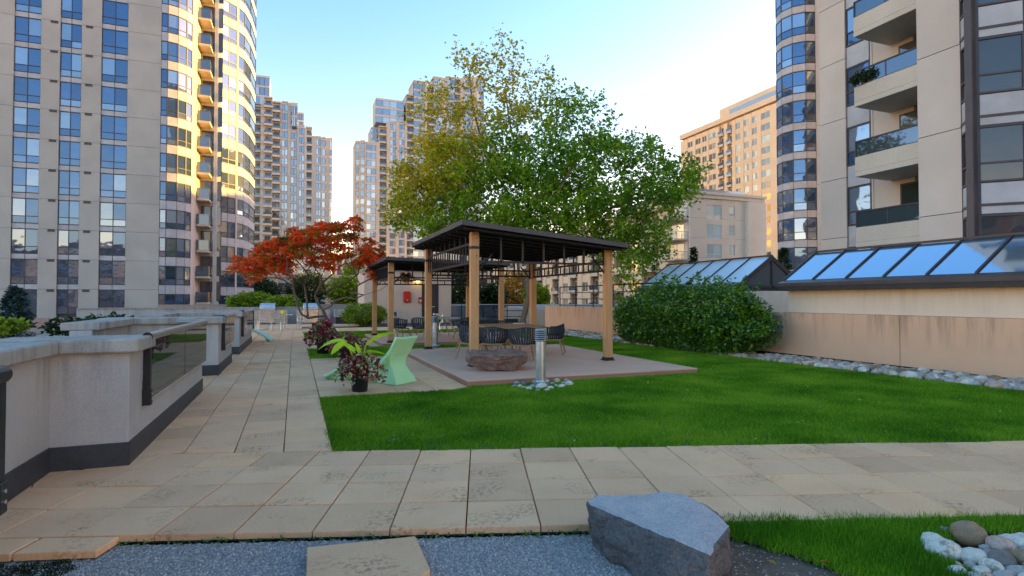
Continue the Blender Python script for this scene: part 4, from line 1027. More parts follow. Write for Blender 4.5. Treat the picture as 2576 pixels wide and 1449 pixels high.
# low buildings at street level
def lowrise(loc, w, dpt, h, label, mat, n, nf, glass='glass_dim', fh=3.3, zb=-12):
    t = thing('low_building', (loc[0], loc[1], 0), label, 'building')
    MB().box(0, .3, zb, w, dpt, h).build('wall', mat, t); it = []
    for i in range(n): it += [('pier', w / n * .3), ('win', w / n * .7, 3)]
    strip(t, loc, 0, it, h - nf * fh - .1, nf, fh=fh, far=True, wall=mat, frame='frame_dark', glass=glass, wh=1.9, sill=.5)
    MB().box(-.2, -.2, h, w + .2, dpt, h + .5).build('parapet', mat, t); return t
bt = lowrise((-150, -75), 150.0, 14, 17.0, 'unseen long brown apartment house added to be mirrored in the lowest windows of the left tower', 'base_pink', 24, 5, 'glass_dim')  # out of view, added to give the lowest panes dark reflections
bt.rotation_euler = (0, 0, PI); bt.location = (0, -75, 0)
a = onV(640, 700, 104); lowrise((a.x, 104), 17.0, 10, onV(700, 697, 104).z, 'low beige podium with dark window bands behind the grills', 'tower_beige', 6, 4)
a = onV(842, 700, 190); lowrise((a.x, 190), 16.0, 12, onV(860, 645, 190).z, 'small pale building seen in the gap between the far towers', 'tower_beige', 7, 6, 'glass_tower')
a = onV(1148, 700, 150); lowrise((a.x, 150), 36.0, 12, onV(1200, 600, 150).z, 'pale apartment front seen through the pergola behind the tree trunk', 'tower_grey', 12, 8, 'glass_dim')
# ================================================================ pergolas on their raised slabs
def pergola(u0, u1, v0, v1, slabrect, ztop, slope, label, slabel, band=True, oh=.42):
    s = thing('raised_slab', (slabrect[0], slabrect[1], 0), slabel, 'slab')
    w, d = slabrect[2] - slabrect[0], slabrect[3] - slabrect[1]
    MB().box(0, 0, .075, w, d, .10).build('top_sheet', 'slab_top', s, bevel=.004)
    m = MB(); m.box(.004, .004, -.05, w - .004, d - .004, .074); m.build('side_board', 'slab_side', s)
    t = thing('pergola', ((u0 + u1) / 2, (v0 + v1) / 2, .1), label, 'pergola', 'wooden pergolas on raised slabs')
    ox, oy = (u0 + u1) / 2, (v0 + v1) / 2
    def Z(x, y): return ztop - slope * (x - u0) - .1
    a = .088
    for x, y in ((u0, v0), (u1, v0), (u0, v1), (u1, v1)):
        m = MB(); m.box(x - a - ox, y - a - oy, 0, x + a - ox, y + a - oy, Z(x, y) - .10)
        p = m.build('post', 'post_wood', t, bevel=.012, seg=2)
        MB().box(x - .125 - ox, y - .125 - oy, 0, x + .125 - ox, y + .125 - oy, .018).box(x - .1 - ox, y - .1 - oy, .018, x + .1 - ox, y + .1 - oy, .075).build('base_plate', 'black_metal', p)
        if y == v0 or x == u0:
            for zz in (Z(x, y) - .24, Z(x, y) - .62):
                MB().tube([(x + .03 - ox, y - a - .004 - oy, zz), (x + .03 - ox, y - a + .004 - oy, zz)], .014, 10).build('bolt', 'black_metal', p)
        if band and x == u0: MB().box(x - a - .006 - ox, y - a - .006 - oy, Z(x, y) - .47, x + a + .006 - ox, y + a + .006 - oy, Z(x, y) - .41).build('strap', 'black_metal', p)
    # roof: canopy sheet with fascia
    cx = [(u0 - oh, v0 - .5), (u1 + oh * .6, v0 - .5), (u1 + oh * .6, v1 + .35), (u0 - oh, v1 + .35)]
    cx = [(x - ox, y - oy) for x, y in cx]
    ZZ = lambda o_: (lambda x, y: Z(x + ox, y + oy) + o_)
    m = MB(); m.prism(cx, ZZ(-.075), ZZ(-.055)); m.build('canopy', 'canvas_dark', t)
    m = MB()
    (xa, ya), (xb, _), (_, yb) = cx[0], cx[1], cx[2]
    for q in ([(xa, ya), (xb, ya), (xb, ya + .06), (xa, ya + .06)], [(xa, yb - .06), (xb, yb - .06), (xb, yb), (xa, yb)], [(xa, ya + .061), (xa + .06, ya + .061), (xa + .06, yb - .061), (xa, yb - .061)], [(xb - .06, ya + .061), (xb, ya + .061), (xb, yb - .061), (xb - .06, yb - .061)]):
        m.prism(q, ZZ(-.075), ZZ(.05))
    m.build('fascia', 'roof_metal', t)
    m = MB(); m.prism([(xa + .06, ya + .06), (xb - .06, ya + .06), (xb - .06, yb - .06), (xa + .06, yb - .06)], ZZ(-.02), ZZ(.03)); m.build('roof_sheet', 'roof_metal', t)
    n = 9
    for i in range(n + 1):
        y = ya + .1 + (yb - ya - .2) * i / n
        m = MB(); m.prism([(xa + .08, y - .02), (xb - .08, y - .02), (xb - .08, y + .02), (xa + .08, y + .02)], ZZ(-.125), ZZ(-.078)); m.build('rafter', 'canvas_dark', t)
    # friezes of black bars between the posts
    def frieze(p, q, zb, nb, tiers, inward=.0):
        P = Vector((p[0] - ox, p[1] - oy, 0)); Q = Vector((q[0] - ox, q[1] - oy, 0)); dd = (Q - P); L_ = dd.length; dd.normalize(); ang = math.atan2(dd.y, dd.x)
        P = P + dd * .09; L_ -= .18
        for z in tiers: inst('frieze_rail', box_mesh('frieze_rail', L_, .035, .05, 'black_metal'), t, (P.x, P.y, z), ang)
        for i in range(nb + 1):
            pp = P + dd * (L_ - .035) * i / nb; zt = ZZ(-.08)(pp.x, pp.y)
            inst('frieze_bar', box_mesh('frieze_bar', .036, .03, zt - zb, 'black_metal'), t, (pp.x, pp.y, zb), ang)
        for i in range(1, nb * 2, 2):
            pp = P + dd * (L_ - .035) * i / (nb * 2)
            if len(tiers) > 1: inst('frieze_bar', box_mesh('frieze_bar', .03, .028, tiers[1] - tiers[0], 'black_metal'), t, (pp.x, pp.y, tiers[0]), ang)
    zb = 2.12 if ztop > 2.9 else 2.02
    frieze((u0, v0), (u1, v0), zb + .12, 6, (zb + .12,))
    frieze((u0, v1), (u1, v1), zb, 6, (zb, zb + .17))
    frieze((u0, v0), (u0, v1), zb + .10, 9, (zb + .10, zb + .52))
    frieze((u1, v0), (u1, v1), zb - .02, 8, (zb - .02, zb + .2))
    for x, sx in ((u0, 1), (u1, -1)):
        for y, sy in ((v0, 1), (v1, -1)):
            m = MB(); m.tube([(x + .09 * sx - ox, y - oy, zb - .05), (x + .42 * sx - ox, y - oy, zb + .32)], .02, 6); m.build('brace', 'black_metal', t)
    return t
pergola(3.62, 6.93, 11.7, 16.2, (2.87, 9.66, 7.88, 16.42), 3.10, .088, 'nearer wooden pergola with dark sloping roof and black frieze bars', 'tan raised slab carrying the nearer pergola and the red boulder')
pergola(2.98, 6.89, 18.98, 23.1, (2.69, 18.80, 7.9, 23.9), 2.86, .02, 'farther wooden pergola half hidden behind the nearer one', 'farther tan raised slab under the second pergola', oh=.26)

# ---------------------------------------------------------------- rope chairs and tables
def make_chair():
    t = thing('rope_chair', (0, 0, 0), '-', 'chair')
    # the open side looks to +y; the shell wraps the back
    m = MB(); nL = 0
    m.prism([(-.26, -.25), (.26, -.25), (.28, .24), (-.28, .24)], .37, .41); m.build('seat_frame', 'teak', t, bevel=.01)
    for sx in (-1, 1):
        for sy in (-1, 1):
            MB().tube([(.22 * sx, .2 * sy, .38), (.30 * sx, .29 * sy, 0)], [.024, .015], 8).build('leg', 'teak', t)
    m = MB(); a = [math.radians(200 + 0 + i * (140 / 14.0)) for i in range(15)]
    A_ = [math.radians(x) for x in range(-20, 201, 11)]
    top = [(.345 * math.cos(x + PI) , .30 * math.sin(x + PI) + .02, .70 + .09 * max(0, math.sin(x)) ** 1.5) for x in A_]
    MB().tube(top, .017, 6).build('top_rail', 'rope_dark', t)
    bot = [(.27 * math.cos(x + PI), .25 * math.sin(x + PI), .42) for x in A_]
    MB().tube(bot, .015, 6).build('lower_rail', 'rope_dark', t)
    r = MB()
    for i in range(len(A_) - 1):
        p0, p1 = Vector(top[i]).lerp(Vector(top[i + 1]), .12), Vector(top[i]).lerp(Vector(top[i + 1]), .80)
        q0, q1 = Vector(bot[i]).lerp(Vector(bot[i + 1]), .12), Vector(bot[i]).lerp(Vector(bot[i + 1]), .80)
        k = len(r.v); r.add([p0, p1, p1.lerp(q1, .5) + Vector((p1.x * .12, p1.y * .12, 0)), p0.lerp(q0, .5) + Vector((p0.x * .12, p0.y * .12, 0)), q1, q0], [(0, 1, 2, 3), (3, 2, 4, 5)])
    o = r.build('rope_strap', 'rope_dark', t); md = o.modifiers.new('s', 'SOLIDIFY'); md.thickness = .012
    MB().prism([(.23 * math.cos(x), .22 * math.sin(x) + .01) for x in [i * PI / 8 for i in range(16)]], .415, .475).build('cushion', 'cushion_grey', t, bevel=.02, seg=2, smooth=True)
    return t
ch0 = make_chair(); used = [False]
def chair(x, y, face, label, z=.1):
    o = ch0 if not used[0] else copy_tree(ch0); used[0] = True
    o.location = (x, y, z); o.rotation_euler = (0, 0, face - PI / 2); o['label'] = label; o['group'] = 'dark rope chairs around the pergola tables'
    return o
tc1 = (5.35, 14.15)
def face(x, y, c): return math.atan2(c[1] - y, c[0] - x)
for x, y, lb in ((4.02, 13.10, 'rope chair partly hidden by the nearest pergola post, left of the table'), (4.42, 12.72, 'rope chair between the post and the front one, back to the view'),
                 (4.95, 12.12, 'front rope chair right behind the steel bollard, light showing through its straps'), (6.35, 13.5, 'rope chair at the right end of the near table'),
                 (5.7, 15.75, 'rope chair on the far right side of the near table'), (4.75, 15.7, 'rope chair on the far left side of the near table')):
    chair(x, y, face(x, y, tc1), lb)
def table(c, rx, ry, label, z=.1, h=.75, top='teak', n=24, grp=None):
    t = thing('dining_table', (c[0], c[1], z), label, 'table')
    pl = [(rx * math.copysign(abs(math.cos(a)) ** .5, math.cos(a)), ry * math.copysign(abs(math.sin(a)) ** .5, math.sin(a))) for a in [i * 2 * PI / n for i in range(n)]]
    MB().prism(pl, h - .045, h).build('tabletop', top, t, bevel=.01)
    for sx in (-1, 1):
        for sy in (-1, 1): MB().tube([(sx * rx * .45, sy * ry * .45, h - .05), (sx * rx * .8, sy * ry * .75, 0)], [.035, .022], 8).build('leg', top, t)
    return t
table(tc1, .80, 1.05, 'wooden dining table under the nearer pergola')
tc2 = (5.0, 21.0)
table(tc2, .85, .85, 'pale round table under the farther pergola', top='stone_stair')
for x, y, lb in ((3.55, 20.5, 'leftmost rope chair of the far pergola, pale cushion showing'), (4.15, 19.75, 'far pergola rope chair with its back to the view left of the post'),
                 (5.75, 19.75, 'far pergola rope chair with pale pillow right of the post'), (6.2, 20.6, 'rightmost rope chair under the far pergola'), (5.2, 22.6, 'rope chair on the far side of the far table')):
    chair(x, y, face(x, y, tc2), lb)
tag(MB().prism([(5.62 + .2 * math.cos(i * PI / 6), 19.78 + .17 * math.sin(i * PI / 6)) for i in range(12)], .58, .72).build('pillow', 'cushion_grey', bevel=.05, seg=3, smooth=True), 'pale grey pillow lying in a rope chair of the far pergola', 'pillow')
t = thing('paper_stack', (5.9, 14.8, .852), 'flat white paper lying on the far end of the near table', 'paper'); MB().box(-.14, -.1, 0, .14, .1, .018).build('sheet', 'cable_white', t)
# white metal chair beyond the far table
def metal_chair(loc, rz, label, grp='metal chairs'):
    t = thing('metal_chair', loc, label, 'chair', grp, rz)
    MB().box(-.22, -.22, .44, .22, .22, .46).build('seat', 'chrome', t, bevel=.01)
    MB().box(-.21, -.25, .55, .21, -.235, .88).build('backrest', 'chrome', t, bevel=.006)
    for sx in (-1, 1):
        MB().tube([(.22 * sx, .24, .02), (.22 * sx, .20, .44), (.22 * sx, -.2, .45), (.22 * sx, -.25, .86)], .011, 6).build('leg', 'chrome', t)
        MB().tube([(.22 * sx, -.2, .44), (.22 * sx, -.26, .02), (.22 * sx, .24, .02)], .011, 6).build('leg', 'chrome', t)
        MB().tube([(.235 * sx, -.25, .66), (.235 * sx, .16, .65), (.235 * sx, .18, .45)], .013, 6).build('armrest', 'chrome', t)
    return t
metal_chair((6.1, 25.6, 0), 2.6, 'white metal chair standing beyond the far pergola table')
tp = D(716, 800, 28.6); tt = thing('cafe_table', (tp.x, tp.y, 0), 'round metal cafe table in front of the left grill', 'table')
MB().lathe([(.40, .735), (.42, .745), (.42, .757), (.40, .765)], 24).build('tabletop', 'chrome', tt, smooth=True)
MB().tube([(0, 0, .73), (0, 0, .06)], .028, 10).build('column', 'chrome', tt)
for k in range(3): MB().tube([(0, 0, .09), (.30 * math.cos(k * 2.1 + .3), .30 * math.sin(k * 2.1 + .3), .015)], .016, 6).build('foot', 'chrome', tt)
bo = thing('bowl', (tp.x - .05, tp.y - .1, .765), 'small round yellow bowl on the metal cafe table', 'bowl'); MB().lathe([(.03, 0), (.09, .03), (.12, .10), (.11, .17), (.05, .2)], 16).build('body', 'yellow_glaze', bo, smooth=True)
for dx, dy, rz, lb in ((-1.0, .15, -1.35, 'metal chair left of the cafe table, by the left grill'), (-.35, -.75, -.1, 'metal chair in front of the cafe table with its back to the view'), (.85, -.1, 1.3, 'metal chair right of the cafe table near the red tree')):
    metal_chair((tp.x + dx, tp.y + dy, 0), rz, lb)

# ---------------------------------------------------------------- steel bollard lights
def bollard(x, y, label, z=0):
    t = thing('bollard_light', (x, y, z), label, 'bollard', 'steel bollard lights')
    MB().lathe([(.155, -.03), (.158, .075), (.16, .085), (.16, .098), (.152, .105), (.095, .106)], 32).build('base', 'brushed_steel', t, smooth=True)
    MB().lathe([(.0905, .1), (.0905, .80)], 32).build('shaft', 'brushed_steel', t, smooth=True)
    MB().lathe([(.070, .80), (.070, .985)], 24).build('lamp_core', 'glass_dim', t, smooth=True)
    lm = MB().lathe([(.088, 0), (.102, .004), (.106, .012), (.102, .019), (.088, .024), (.086, .012)], 32).mesh('louver', 'brushed_steel', smooth=True)
    for k in range(5): inst('louver', lm, t, (0, 0, .805 + k * .036))
    MB().lathe([(.10, .985), (.104, .998), (.095, 1.012), (.05, 1.022), (.001, 1.026)], 32).build('cap', 'brushed_steel', t, smooth=True)
    return t
bollard(4.076, 9.187, 'steel louvred bollard light in front of the red boulder')
b2 = G(1095, 876); bollard(b2.x, b2.y, 'steel bollard light just behind the left pergola post')
b3 = G(994, 842); bollard(b3.x, b3.y, 'farthest steel bollard light beside the second pergola')

# ---------------------------------------------------------------- boulders
def hull_rock(name, pts, mats, label, cuts=4, amp=.03, seed=0, top=None, cat='boulder', nscale=3.0, crack=.0):
    c = sum((Vector(p) for p in pts), Vector()) / len(pts); c.z = min(p[2] for p in pts)
    bm = bmesh.new()
    for p in pts: bm.verts.new(Vector(p) - c)
    bmesh.ops.convex_hull(bm, input=bm.verts[:])
    bmesh.ops.triangulate(bm, faces=bm.faces[:])
    bmesh.ops.dissolve_limit(bm, angle_limit=.12, verts=bm.verts[:], edges=bm.edges[:]); bmesh.ops.triangulate(bm, faces=bm.faces[:])
    bmesh.ops.bevel(bm, geom=bm.edges[:], offset=.012, segments=1, affect='EDGES')
    bmesh.ops.triangulate(bm, faces=bm.faces[:]); bm.normal_update()
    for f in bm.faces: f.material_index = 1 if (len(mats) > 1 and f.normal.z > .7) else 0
    for _ in range(cuts):
        es = [e for e in bm.edges if e.calc_length() > .035]
        if not es or len(bm.verts) > 14000: break
        bmesh.ops.subdivide_edges(bm, edges=es, cuts=1); bmesh.ops.triangulate(bm, faces=bm.faces[:])
    bm.normal_update(); sv = Vector((seed * 3.1, seed * 1.7, 0))
    nrm = [v.normal.copy() for v in bm.verts]
    for v, n in zip(bm.verts, nrm):
        p = v.co + sv
        d = noise.noise(p * nscale) * amp + noise.noise(p * nscale * 3.3) * amp * .5 + noise.noise(p * nscale * 9) * amp * .22
        if crack: d -= crack * max(0, 1 - abs(math.sin((p.z * 9 + noise.noise(p * 2.2) * 2.6))) * 3.2) * (1 - abs(n.z))
        if abs(n.z) > .75 and top: d *= .45
        v.co += n * d
    bm.faces.ensure_lookup_table()
    me = bpy.data.meshes.new(name)
    for mt in mats: me.materials.append(MATS[mt])
    bm.normal_update()
    bm.to_mesh(me); bm.free()
    o = put(bpy.data.objects.new(name, me)); o.location = c
    return tag(o, label, cat)
fr = [D(1468, 1258, 3.72), D(1505, 1246, 3.86), D(1610, 1245, 3.9), D(1723, 1239, 3.9), D(1790, 1283, 3.72), D(1838, 1327, 3.5), D(1788, 1390, 3.08), D(1690, 1352, 3.22), D(1600, 1308, 3.45)]
lo = [D(1490, 1362, 3.72), D(1560, 1420, 3.42), D(1640, 1480, 3.15), D(1720, 1520, 2.98), D(1796, 1500, 3.0), D(1836, 1380, 3.42), D(1780, 1330, 3.8), D(1560, 1330, 3.95)]
for p in lo: p.z = min(p.z, -.02) - .04
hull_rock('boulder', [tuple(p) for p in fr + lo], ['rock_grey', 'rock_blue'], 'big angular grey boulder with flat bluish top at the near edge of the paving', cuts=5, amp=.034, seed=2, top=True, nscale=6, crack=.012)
r2 = []
for px, py, dz, dist in ((1170, 884, 0, 11.75), (1196, 880, 0, 12.1), (1290, 877, 0, 12.2), (1326, 884, 0, 11.9), (1330, 902, 0, 11.7), (1318, 893, 0, 11.2), (1245, 894, 0, 11.15), (1185, 896, 0, 11.2),
                         (1172, 908, 0, 11.4), (1188, 922, 0, 11.3), (1215, 931, 0, 11.35), (1290, 933, 0, 11.35), (1322, 914, 0, 11.5), (1300, 900, 0, 12.3), (1210, 905, 0, 12.3), (1240, 934, 0, 11.3)):
    r2.append(tuple(D(px, py, dist)))
r2 = [(x, y, max(z, .095)) for x, y, z in r2]
hull_rock('boulder', r2, ['rock_red'], 'long low reddish boulder lying on the pergola slab in front of the post', cuts=5, amp=.035, seed=5, nscale=4.5, crack=.03)
# stepping slab in the gravel
pz = [G(772, 1376), G(1045, 1348), G(1083, 1432), G(1030, 1475), G(768, 1500)]
t = thing('stepping_slab', (pz[0].x, pz[0].y, 0), 'single sandstone stepping slab lying in the near gravel', 'slab')
MB().prism([(p.x - pz[0].x, p.y - pz[0].y) for p in pz], -.065, .0).build('stone', 'paver', t, bevel=.006)

# ---------------------------------------------------------------- river stones
def stone_mesh(seed):
    bm = bmesh.new(); bmesh.ops.create_icosphere(bm, subdivisions=2, radius=1)
    r = random.Random(seed); s = Vector((r.uniform(.8, 1.1), r.uniform(.62, .9), r.uniform(.5, .72)))
    for v in bm.verts:
        n = noise.noise(v.co * 1.0 + Vector((seed * 5, 0, 0))) * .17 + noise.noise(v.co * 2.6 + Vector((seed * 3, 2, 0))) * .04
        v.co = Vector((v.co.x * s.x, v.co.y * s.y, v.co.z * s.z)) * (1 + n)
    me = bpy.data.meshes.new('river_stone'); bm.to_mesh(me); bm.free(); me.materials.append(MATS[['stone_white', 'stone_brown', 'stone_grey', 'stone_pink', 'stone_tan', 'stone_white', 'stone_dark', 'stone_grey', 'stone_tan', 'stone_pink', 'stone_grey', 'stone_white'][seed]])
    me.polygons.foreach_set('use_smooth', [True] * len(me.polygons)); return me
SM = [stone_mesh(i) for i in range(12)]
def stone(x, y, r, z, label, grp=None, kind=None):
    o = inst('river_stone', SM[kind] if kind is not None else random.choice(SM), None, (x, y, z + r * .42), scale=(r, r, r), rot=(random.uniform(-.25, .25), random.uniform(-.25, .25), random.uniform(0, 6.3)))
    return tag(o, label, 'stone', grp)
GRP = 'river stones in the strip along the tan wall'
cand = []
y = 3.4; k = 0
# packed rows, larger and denser near the camera
taken = []
rs = random.Random(4)
def try_add(x, y, r, lst, tight=.80):
    for a, b, c in lst[-400:]:
        if (a - x) ** 2 + (b - y) ** 2 < ((r + c) * tight) ** 2: return False
    lst.append((x, y, r)); return True
def edge_u(v): return 11.95 if v < 4 else (11.34 if v > 6.2 else 11.7) - max(0, (v - 6.2)) * .04
for _ in range(9000):
    v = rs.uniform(4.8, 27.2); r = rs.uniform(.06, .125) * (1.2 if v < 9 else 1)
    lo_u = 11.42 if v < 6 else 11.40 - (v - 6) * .045
    lo_u = max(lo_u, 10.75)
    x = rs.uniform(lo_u, 12.38)
    if 11.9 < v < 18 and x > 11.9: continue
    try_add(x, v, r, taken, .84)
taken.sort(key=lambda q: q[0] ** 2 + q[1] ** 2)
for x, y, r in taken[:290]: stone(x, y, r, -.02, 'one of the rounded river stones packed in the strip between lawn and tan wall', GRP)
V = []; F = []; nb = 0
for x, y, r in taken[290:]:
    me = random.choice(SM); a = random.uniform(0, 6.3); c, s = math.cos(a), math.sin(a)
    co = np.array([v.co[:] for v in me.vertices]) * r; co = np.stack([co[:, 0] * c - co[:, 1] * s + x, co[:, 0] * s + co[:, 1] * c + y, co[:, 2] + r * .3 - .02], 1)
    V.append(co); F.append(np.array([p.vertices[:] for p in me.polygons]) + nb); nb += len(co)
me = npmesh('river_stones', np.concatenate(V), np.concatenate(F), 'stone_grey')
for k_ in ('stone_white', 'stone_tan', 'stone_pink', 'stone_brown'): me.materials.append(MATS[k_])
np_ = len(SM[0].polygons); me.polygons.foreach_set('material_index', np.repeat(np.random.default_rng(2).integers(0, 5, len(me.polygons) // np_), np_)); me.polygons.foreach_set('use_smooth', [True] * len(me.polygons))
tag(put(bpy.data.objects.new('river_stones', me)), kind='stuff')
o = MB(); o.add([(11.3, 4, -.03), (12.5, 4, -.03), (12.5, 27.5, -.03), (10.6, 27.5, -.03), (10.7, 18, -.03), (11.1, 10, -.03)], [(0, 1, 2, 3, 4, 5)]); tag(o.build('soil', 'soil'), kind='stuff')
# ring round the near bollard
ring = [(1300, 966, .075), (1320, 968, .09), (1340, 974, .07), (1362, 976, .115), (1385, 978, .07), (1400, 972, .06), (1308, 973, .06), (1330, 980, .07), (1352, 983, .055), (1376, 984, .075), (1402, 962, .1), (1420, 966, .075), (1432, 969, .1), (1412, 974, .08), (1295, 972, .06), (1390, 966, .06), (1318, 977, .065), (1425, 960, .08)]
words = ['leftmost', 'second from the left', 'third from the left', 'large pinkish', 'small pale', 'tiny grey', 'low left', 'front left', 'small front', 'front centre', 'brown right', 'flat right', 'big outer right', 'front right', 'outermost left', 'half hidden', 'inner left', 'rear right']
for (px, py, r), wd in zip(ring, words):
    p = G(px, py); stone(p.x, p.y, r * .95, -.02, f'{wd} river stone of the ring round the near steel bollard', 'stones round the near bollard')
# pile at the near right corner
pile = [(2365, 1372, .085, 'white elongated stone at the left tip of the corner pile'), (2402, 1388, .10, 'long pale stone second along the corner pile'), (2440, 1350, .125, 'largest brown domed stone with yellow lichen in the corner pile'), (2446, 1402, .085, 'pale stone in front of the brown domed one in the corner pile'),
        (2405, 1338, .05, 'small bluish stone peeking behind the brown domed one'), (2505, 1372, .10, 'grey pink stone right of the brown domed one'), (2475, 1388, .05, 'small grey stone in the middle of the corner pile'), (2480, 1418, .075, 'pale stone with a white stripe in the corner pile'),
        (2515, 1412, .085, 'speckled black and white stone in the corner pile'), (2548, 1372, .09, 'light stone at the rear right of the corner pile'), (2560, 1400, .085, 'brown stone at the right frame edge'), (2490, 1436, .06, 'flat pale stone at the bottom of the corner pile'),
        (2545, 1428, .075, 'bluish white stone low in the corner pile'), (2562, 1446, .08, 'white stone at the bottom right corner'), (2530, 1448, .07, 'grey stone at the bottom edge of the corner pile'), (2575, 1358, .075, 'small white stone at the right frame edge'),
        (2600, 1388, .09, 'grey stone just beyond the right frame edge'), (2610, 1430, .09, 'pink stone beyond the right frame edge'), (2520, 1392, .06, 'small dark stone wedged in the corner pile')]
pp = [[*tuple(G(px, py))[:2], r * 1.0] for px, py, r, lb in pile]
for _ in range(60):                                 # settle the cobbles side by side
    for i in range(len(pp)):
        for j in range(i):
            dx, dy = pp[i][0] - pp[j][0], pp[i][1] - pp[j][1]; dd = math.hypot(dx, dy) + 1e-6; need = (pp[i][2] + pp[j][2]) * .80
            if dd < need:
                k = (need - dd) / dd * .35; pp[i][0] += dx * k; pp[i][1] += dy * k; pp[j][0] -= dx * k; pp[j][1] -= dy * k
kd_ = [0, 5, 1, 0, 2, 3, 2, 11, 6, 0, 1, 5, 2, 11, 7, 0, 2, 3, 6]
for (x, y, r), (_, _, _, lb), kk_ in zip(pp, pile, kd_): stone(x, y, r, -.04, lb, 'stones of the near right corner pile', kk_)
o = MB(); o.add([(*tuple(G(a, b))[:2], -.045) for a, b in ((2300, 1372), (2420, 1318), (2960, 1312), (2960, 1600), (2500, 1560))], [(0, 1, 2, 3, 4)]); o = o.build('soil', 'soil')
if o.data.polygons[0].normal.z < 0: o.data.flip_normals()
tag(o, kind='stuff')
for k in range(26):
    p = G(rs.uniform(2400, 2640), rs.uniform(1365, 1470)); stone(p.x, p.y, rs.uniform(.03, .055), -.03, 'small filler stone wedged between the bigger cobbles of the near right corner pile', 'small stones of the near right corner pile')

# ---------------------------------------------------------------- mint lounge chairs
def lounge():
    A0 = Vector((.76, 11.72)); B0 = A0 + Vector((.651, -.759)) * 1.7; ax = (B0 - A0); Ln = ax.length; rz = math.atan2(ax.y, ax.x)
    t = thing('lounge_chair', (A0.x, A0.y, 0), 'mint green moulded lounge chair beside the near flower pot', 'chair', rz=rz)
    prof = [(0.0, .03), (.16, .10), (.36, .22), (.52, .33), (.66, .385), (.80, .36), (.95, .305), (1.10, .29), (1.24, .35), (1.36, .50), (1.46, .68), (1.56, .86)]
    def interp(s):
        k = s * (len(prof) - 1); i = min(int(k), len(prof) - 2); f = k - i
        p0 = prof[max(i - 1, 0)]; p1 = prof[i]; p2 = prof[i + 1]; p3 = prof[min(i + 2, len(prof) - 1)]
        sx_ = 1.13
        return tuple(k_ * .5 * ((2 * b) + (-a + c) * f + (2 * a - 5 * b + 4 * c - d) * f * f + (-a + 3 * b - 3 * c + d) * f ** 3) for a, b, c, d, k_ in zip(p0, p1, p2, p3, (sx_, 1)))
    n = 44; w = 9; V = []; F = []
    for i in range(n + 1):
        x, z = interp(i / n); hw = .30 + .03 * math.cos(i / n * 6) - (.02 if i > 38 else 0)
        for j in range(w + 1):
            q = j / w * 2 - 1; V.append((x, q * hw, z + .045 * abs(q) ** 2.5 * (1 if i < 36 else .3)))
    for i in range(n):
        for j in range(w): a = i * (w + 1) + j; F.append((a, a + w + 1, a + w + 2, a + 1))
    me = bpy.data.meshes.new('shell'); me.from_pydata(V, [], F); me.materials.append(MATS['mint_plastic']); me.polygons.foreach_set('use_smooth', [True] * len(F))
    o = put(bpy.data.objects.new('shell', me), t); md = o.modifiers.new('s', 'SOLIDIFY'); md.thickness = .05; md.offset = -1
    b = o.modifiers.new('b', 'BEVEL'); b.width = .012; b.segments = 2
    # flared pedestal under the seat and back
    P = []
    secs = [(.0, 1.12, 1.58, .30), (.10, 1.13, 1.55, .275), (.22, 1.08, 1.47, .23), (.34, 1.10, 1.40, .22), (.47, 1.22, 1.40, .25), (.60, 1.34, 1.46, .27)]
    bm = MB(); vs = []
    for z, x0, x1, hw in secs:
        if z <= .02: vs += [(x0 * 1.13, -hw * .75, z), (x1 * 1.13, -hw, z), (x1 * 1.13, hw, z), (x0 * 1.13, hw * .75, z)]
        else: vs += [(x0 * 1.13, -hw * .8, z), (x1 * 1.13, -hw, z), (x1 * 1.13, hw, z), (x0 * 1.13, hw * .8, z)]
    fs = [(3, 2, 1, 0)]
    for i in range(len(secs) - 1):
        for k in range(4): fs.append((i * 4 + k, i * 4 + (k + 1) % 4, (i + 1) * 4 + (k + 1) % 4, (i + 1) * 4 + k))
    e = (len(secs) - 1) * 4; fs.append((e, e + 1, e + 2, e + 3)); bm.add(vs, fs); bm.build('pedestal', 'mint_plastic', t, bevel=.012, seg=2, smooth=True)
    bm = MB(); bm.add([(.0, -.24, 0), (.45, -.22, 0), (.45, .22, 0), (0, .24, 0), (.05, -.26, .03), (.5, -.24, .26), (.5, .24, .26), (.05, .26, .03)], [(3, 2, 1, 0), (4, 5, 6, 7), (0, 1, 5, 4), (1, 2, 6, 5), (2, 3, 7, 6), (3, 0, 4, 7)])
    bm.build('foot', 'mint_plastic', t, bevel=.01)
lounge()
q = G(686, 858); t = thing('sun_lounge', (q.x, q.y, 0), 'pale green and white ribbed lounge by the end of the parapet', 'lounge', rz=math.radians(168))
for k in range(4):
    y0 = -.30 + k * .152
    pf = [(0, .03), (.18, .16), (.38, .29), (.60, .39), (.82, .44), (1.02, .42), (1.2, .33)]
    m = MB(); vs = []; fs = []
    for x, z in pf: vs += [(x, y0, z - .03), (x, y0 + .125, z - .03), (x, y0 + .125, z + .03), (x, y0, z + .03)]
    for i in range(len(pf) - 1):
        for a in range(4): fs.append((i * 4 + a, i * 4 + (a + 1) % 4, (i + 1) * 4 + (a + 1) % 4, (i + 1) * 4 + a))
    fs += [(3, 2, 1, 0), tuple(len(vs) - 4 + i for i in range(4))]
    m.add(vs, fs); m.build('rib', 'mint_pale', t, bevel=.02, seg=2, smooth=True)
MB().box(.15, -.28, 0, .2, .28, .14).box(1.1, -.28, 0, 1.15, .28, .32).build('leg', 'mint_plastic', t)

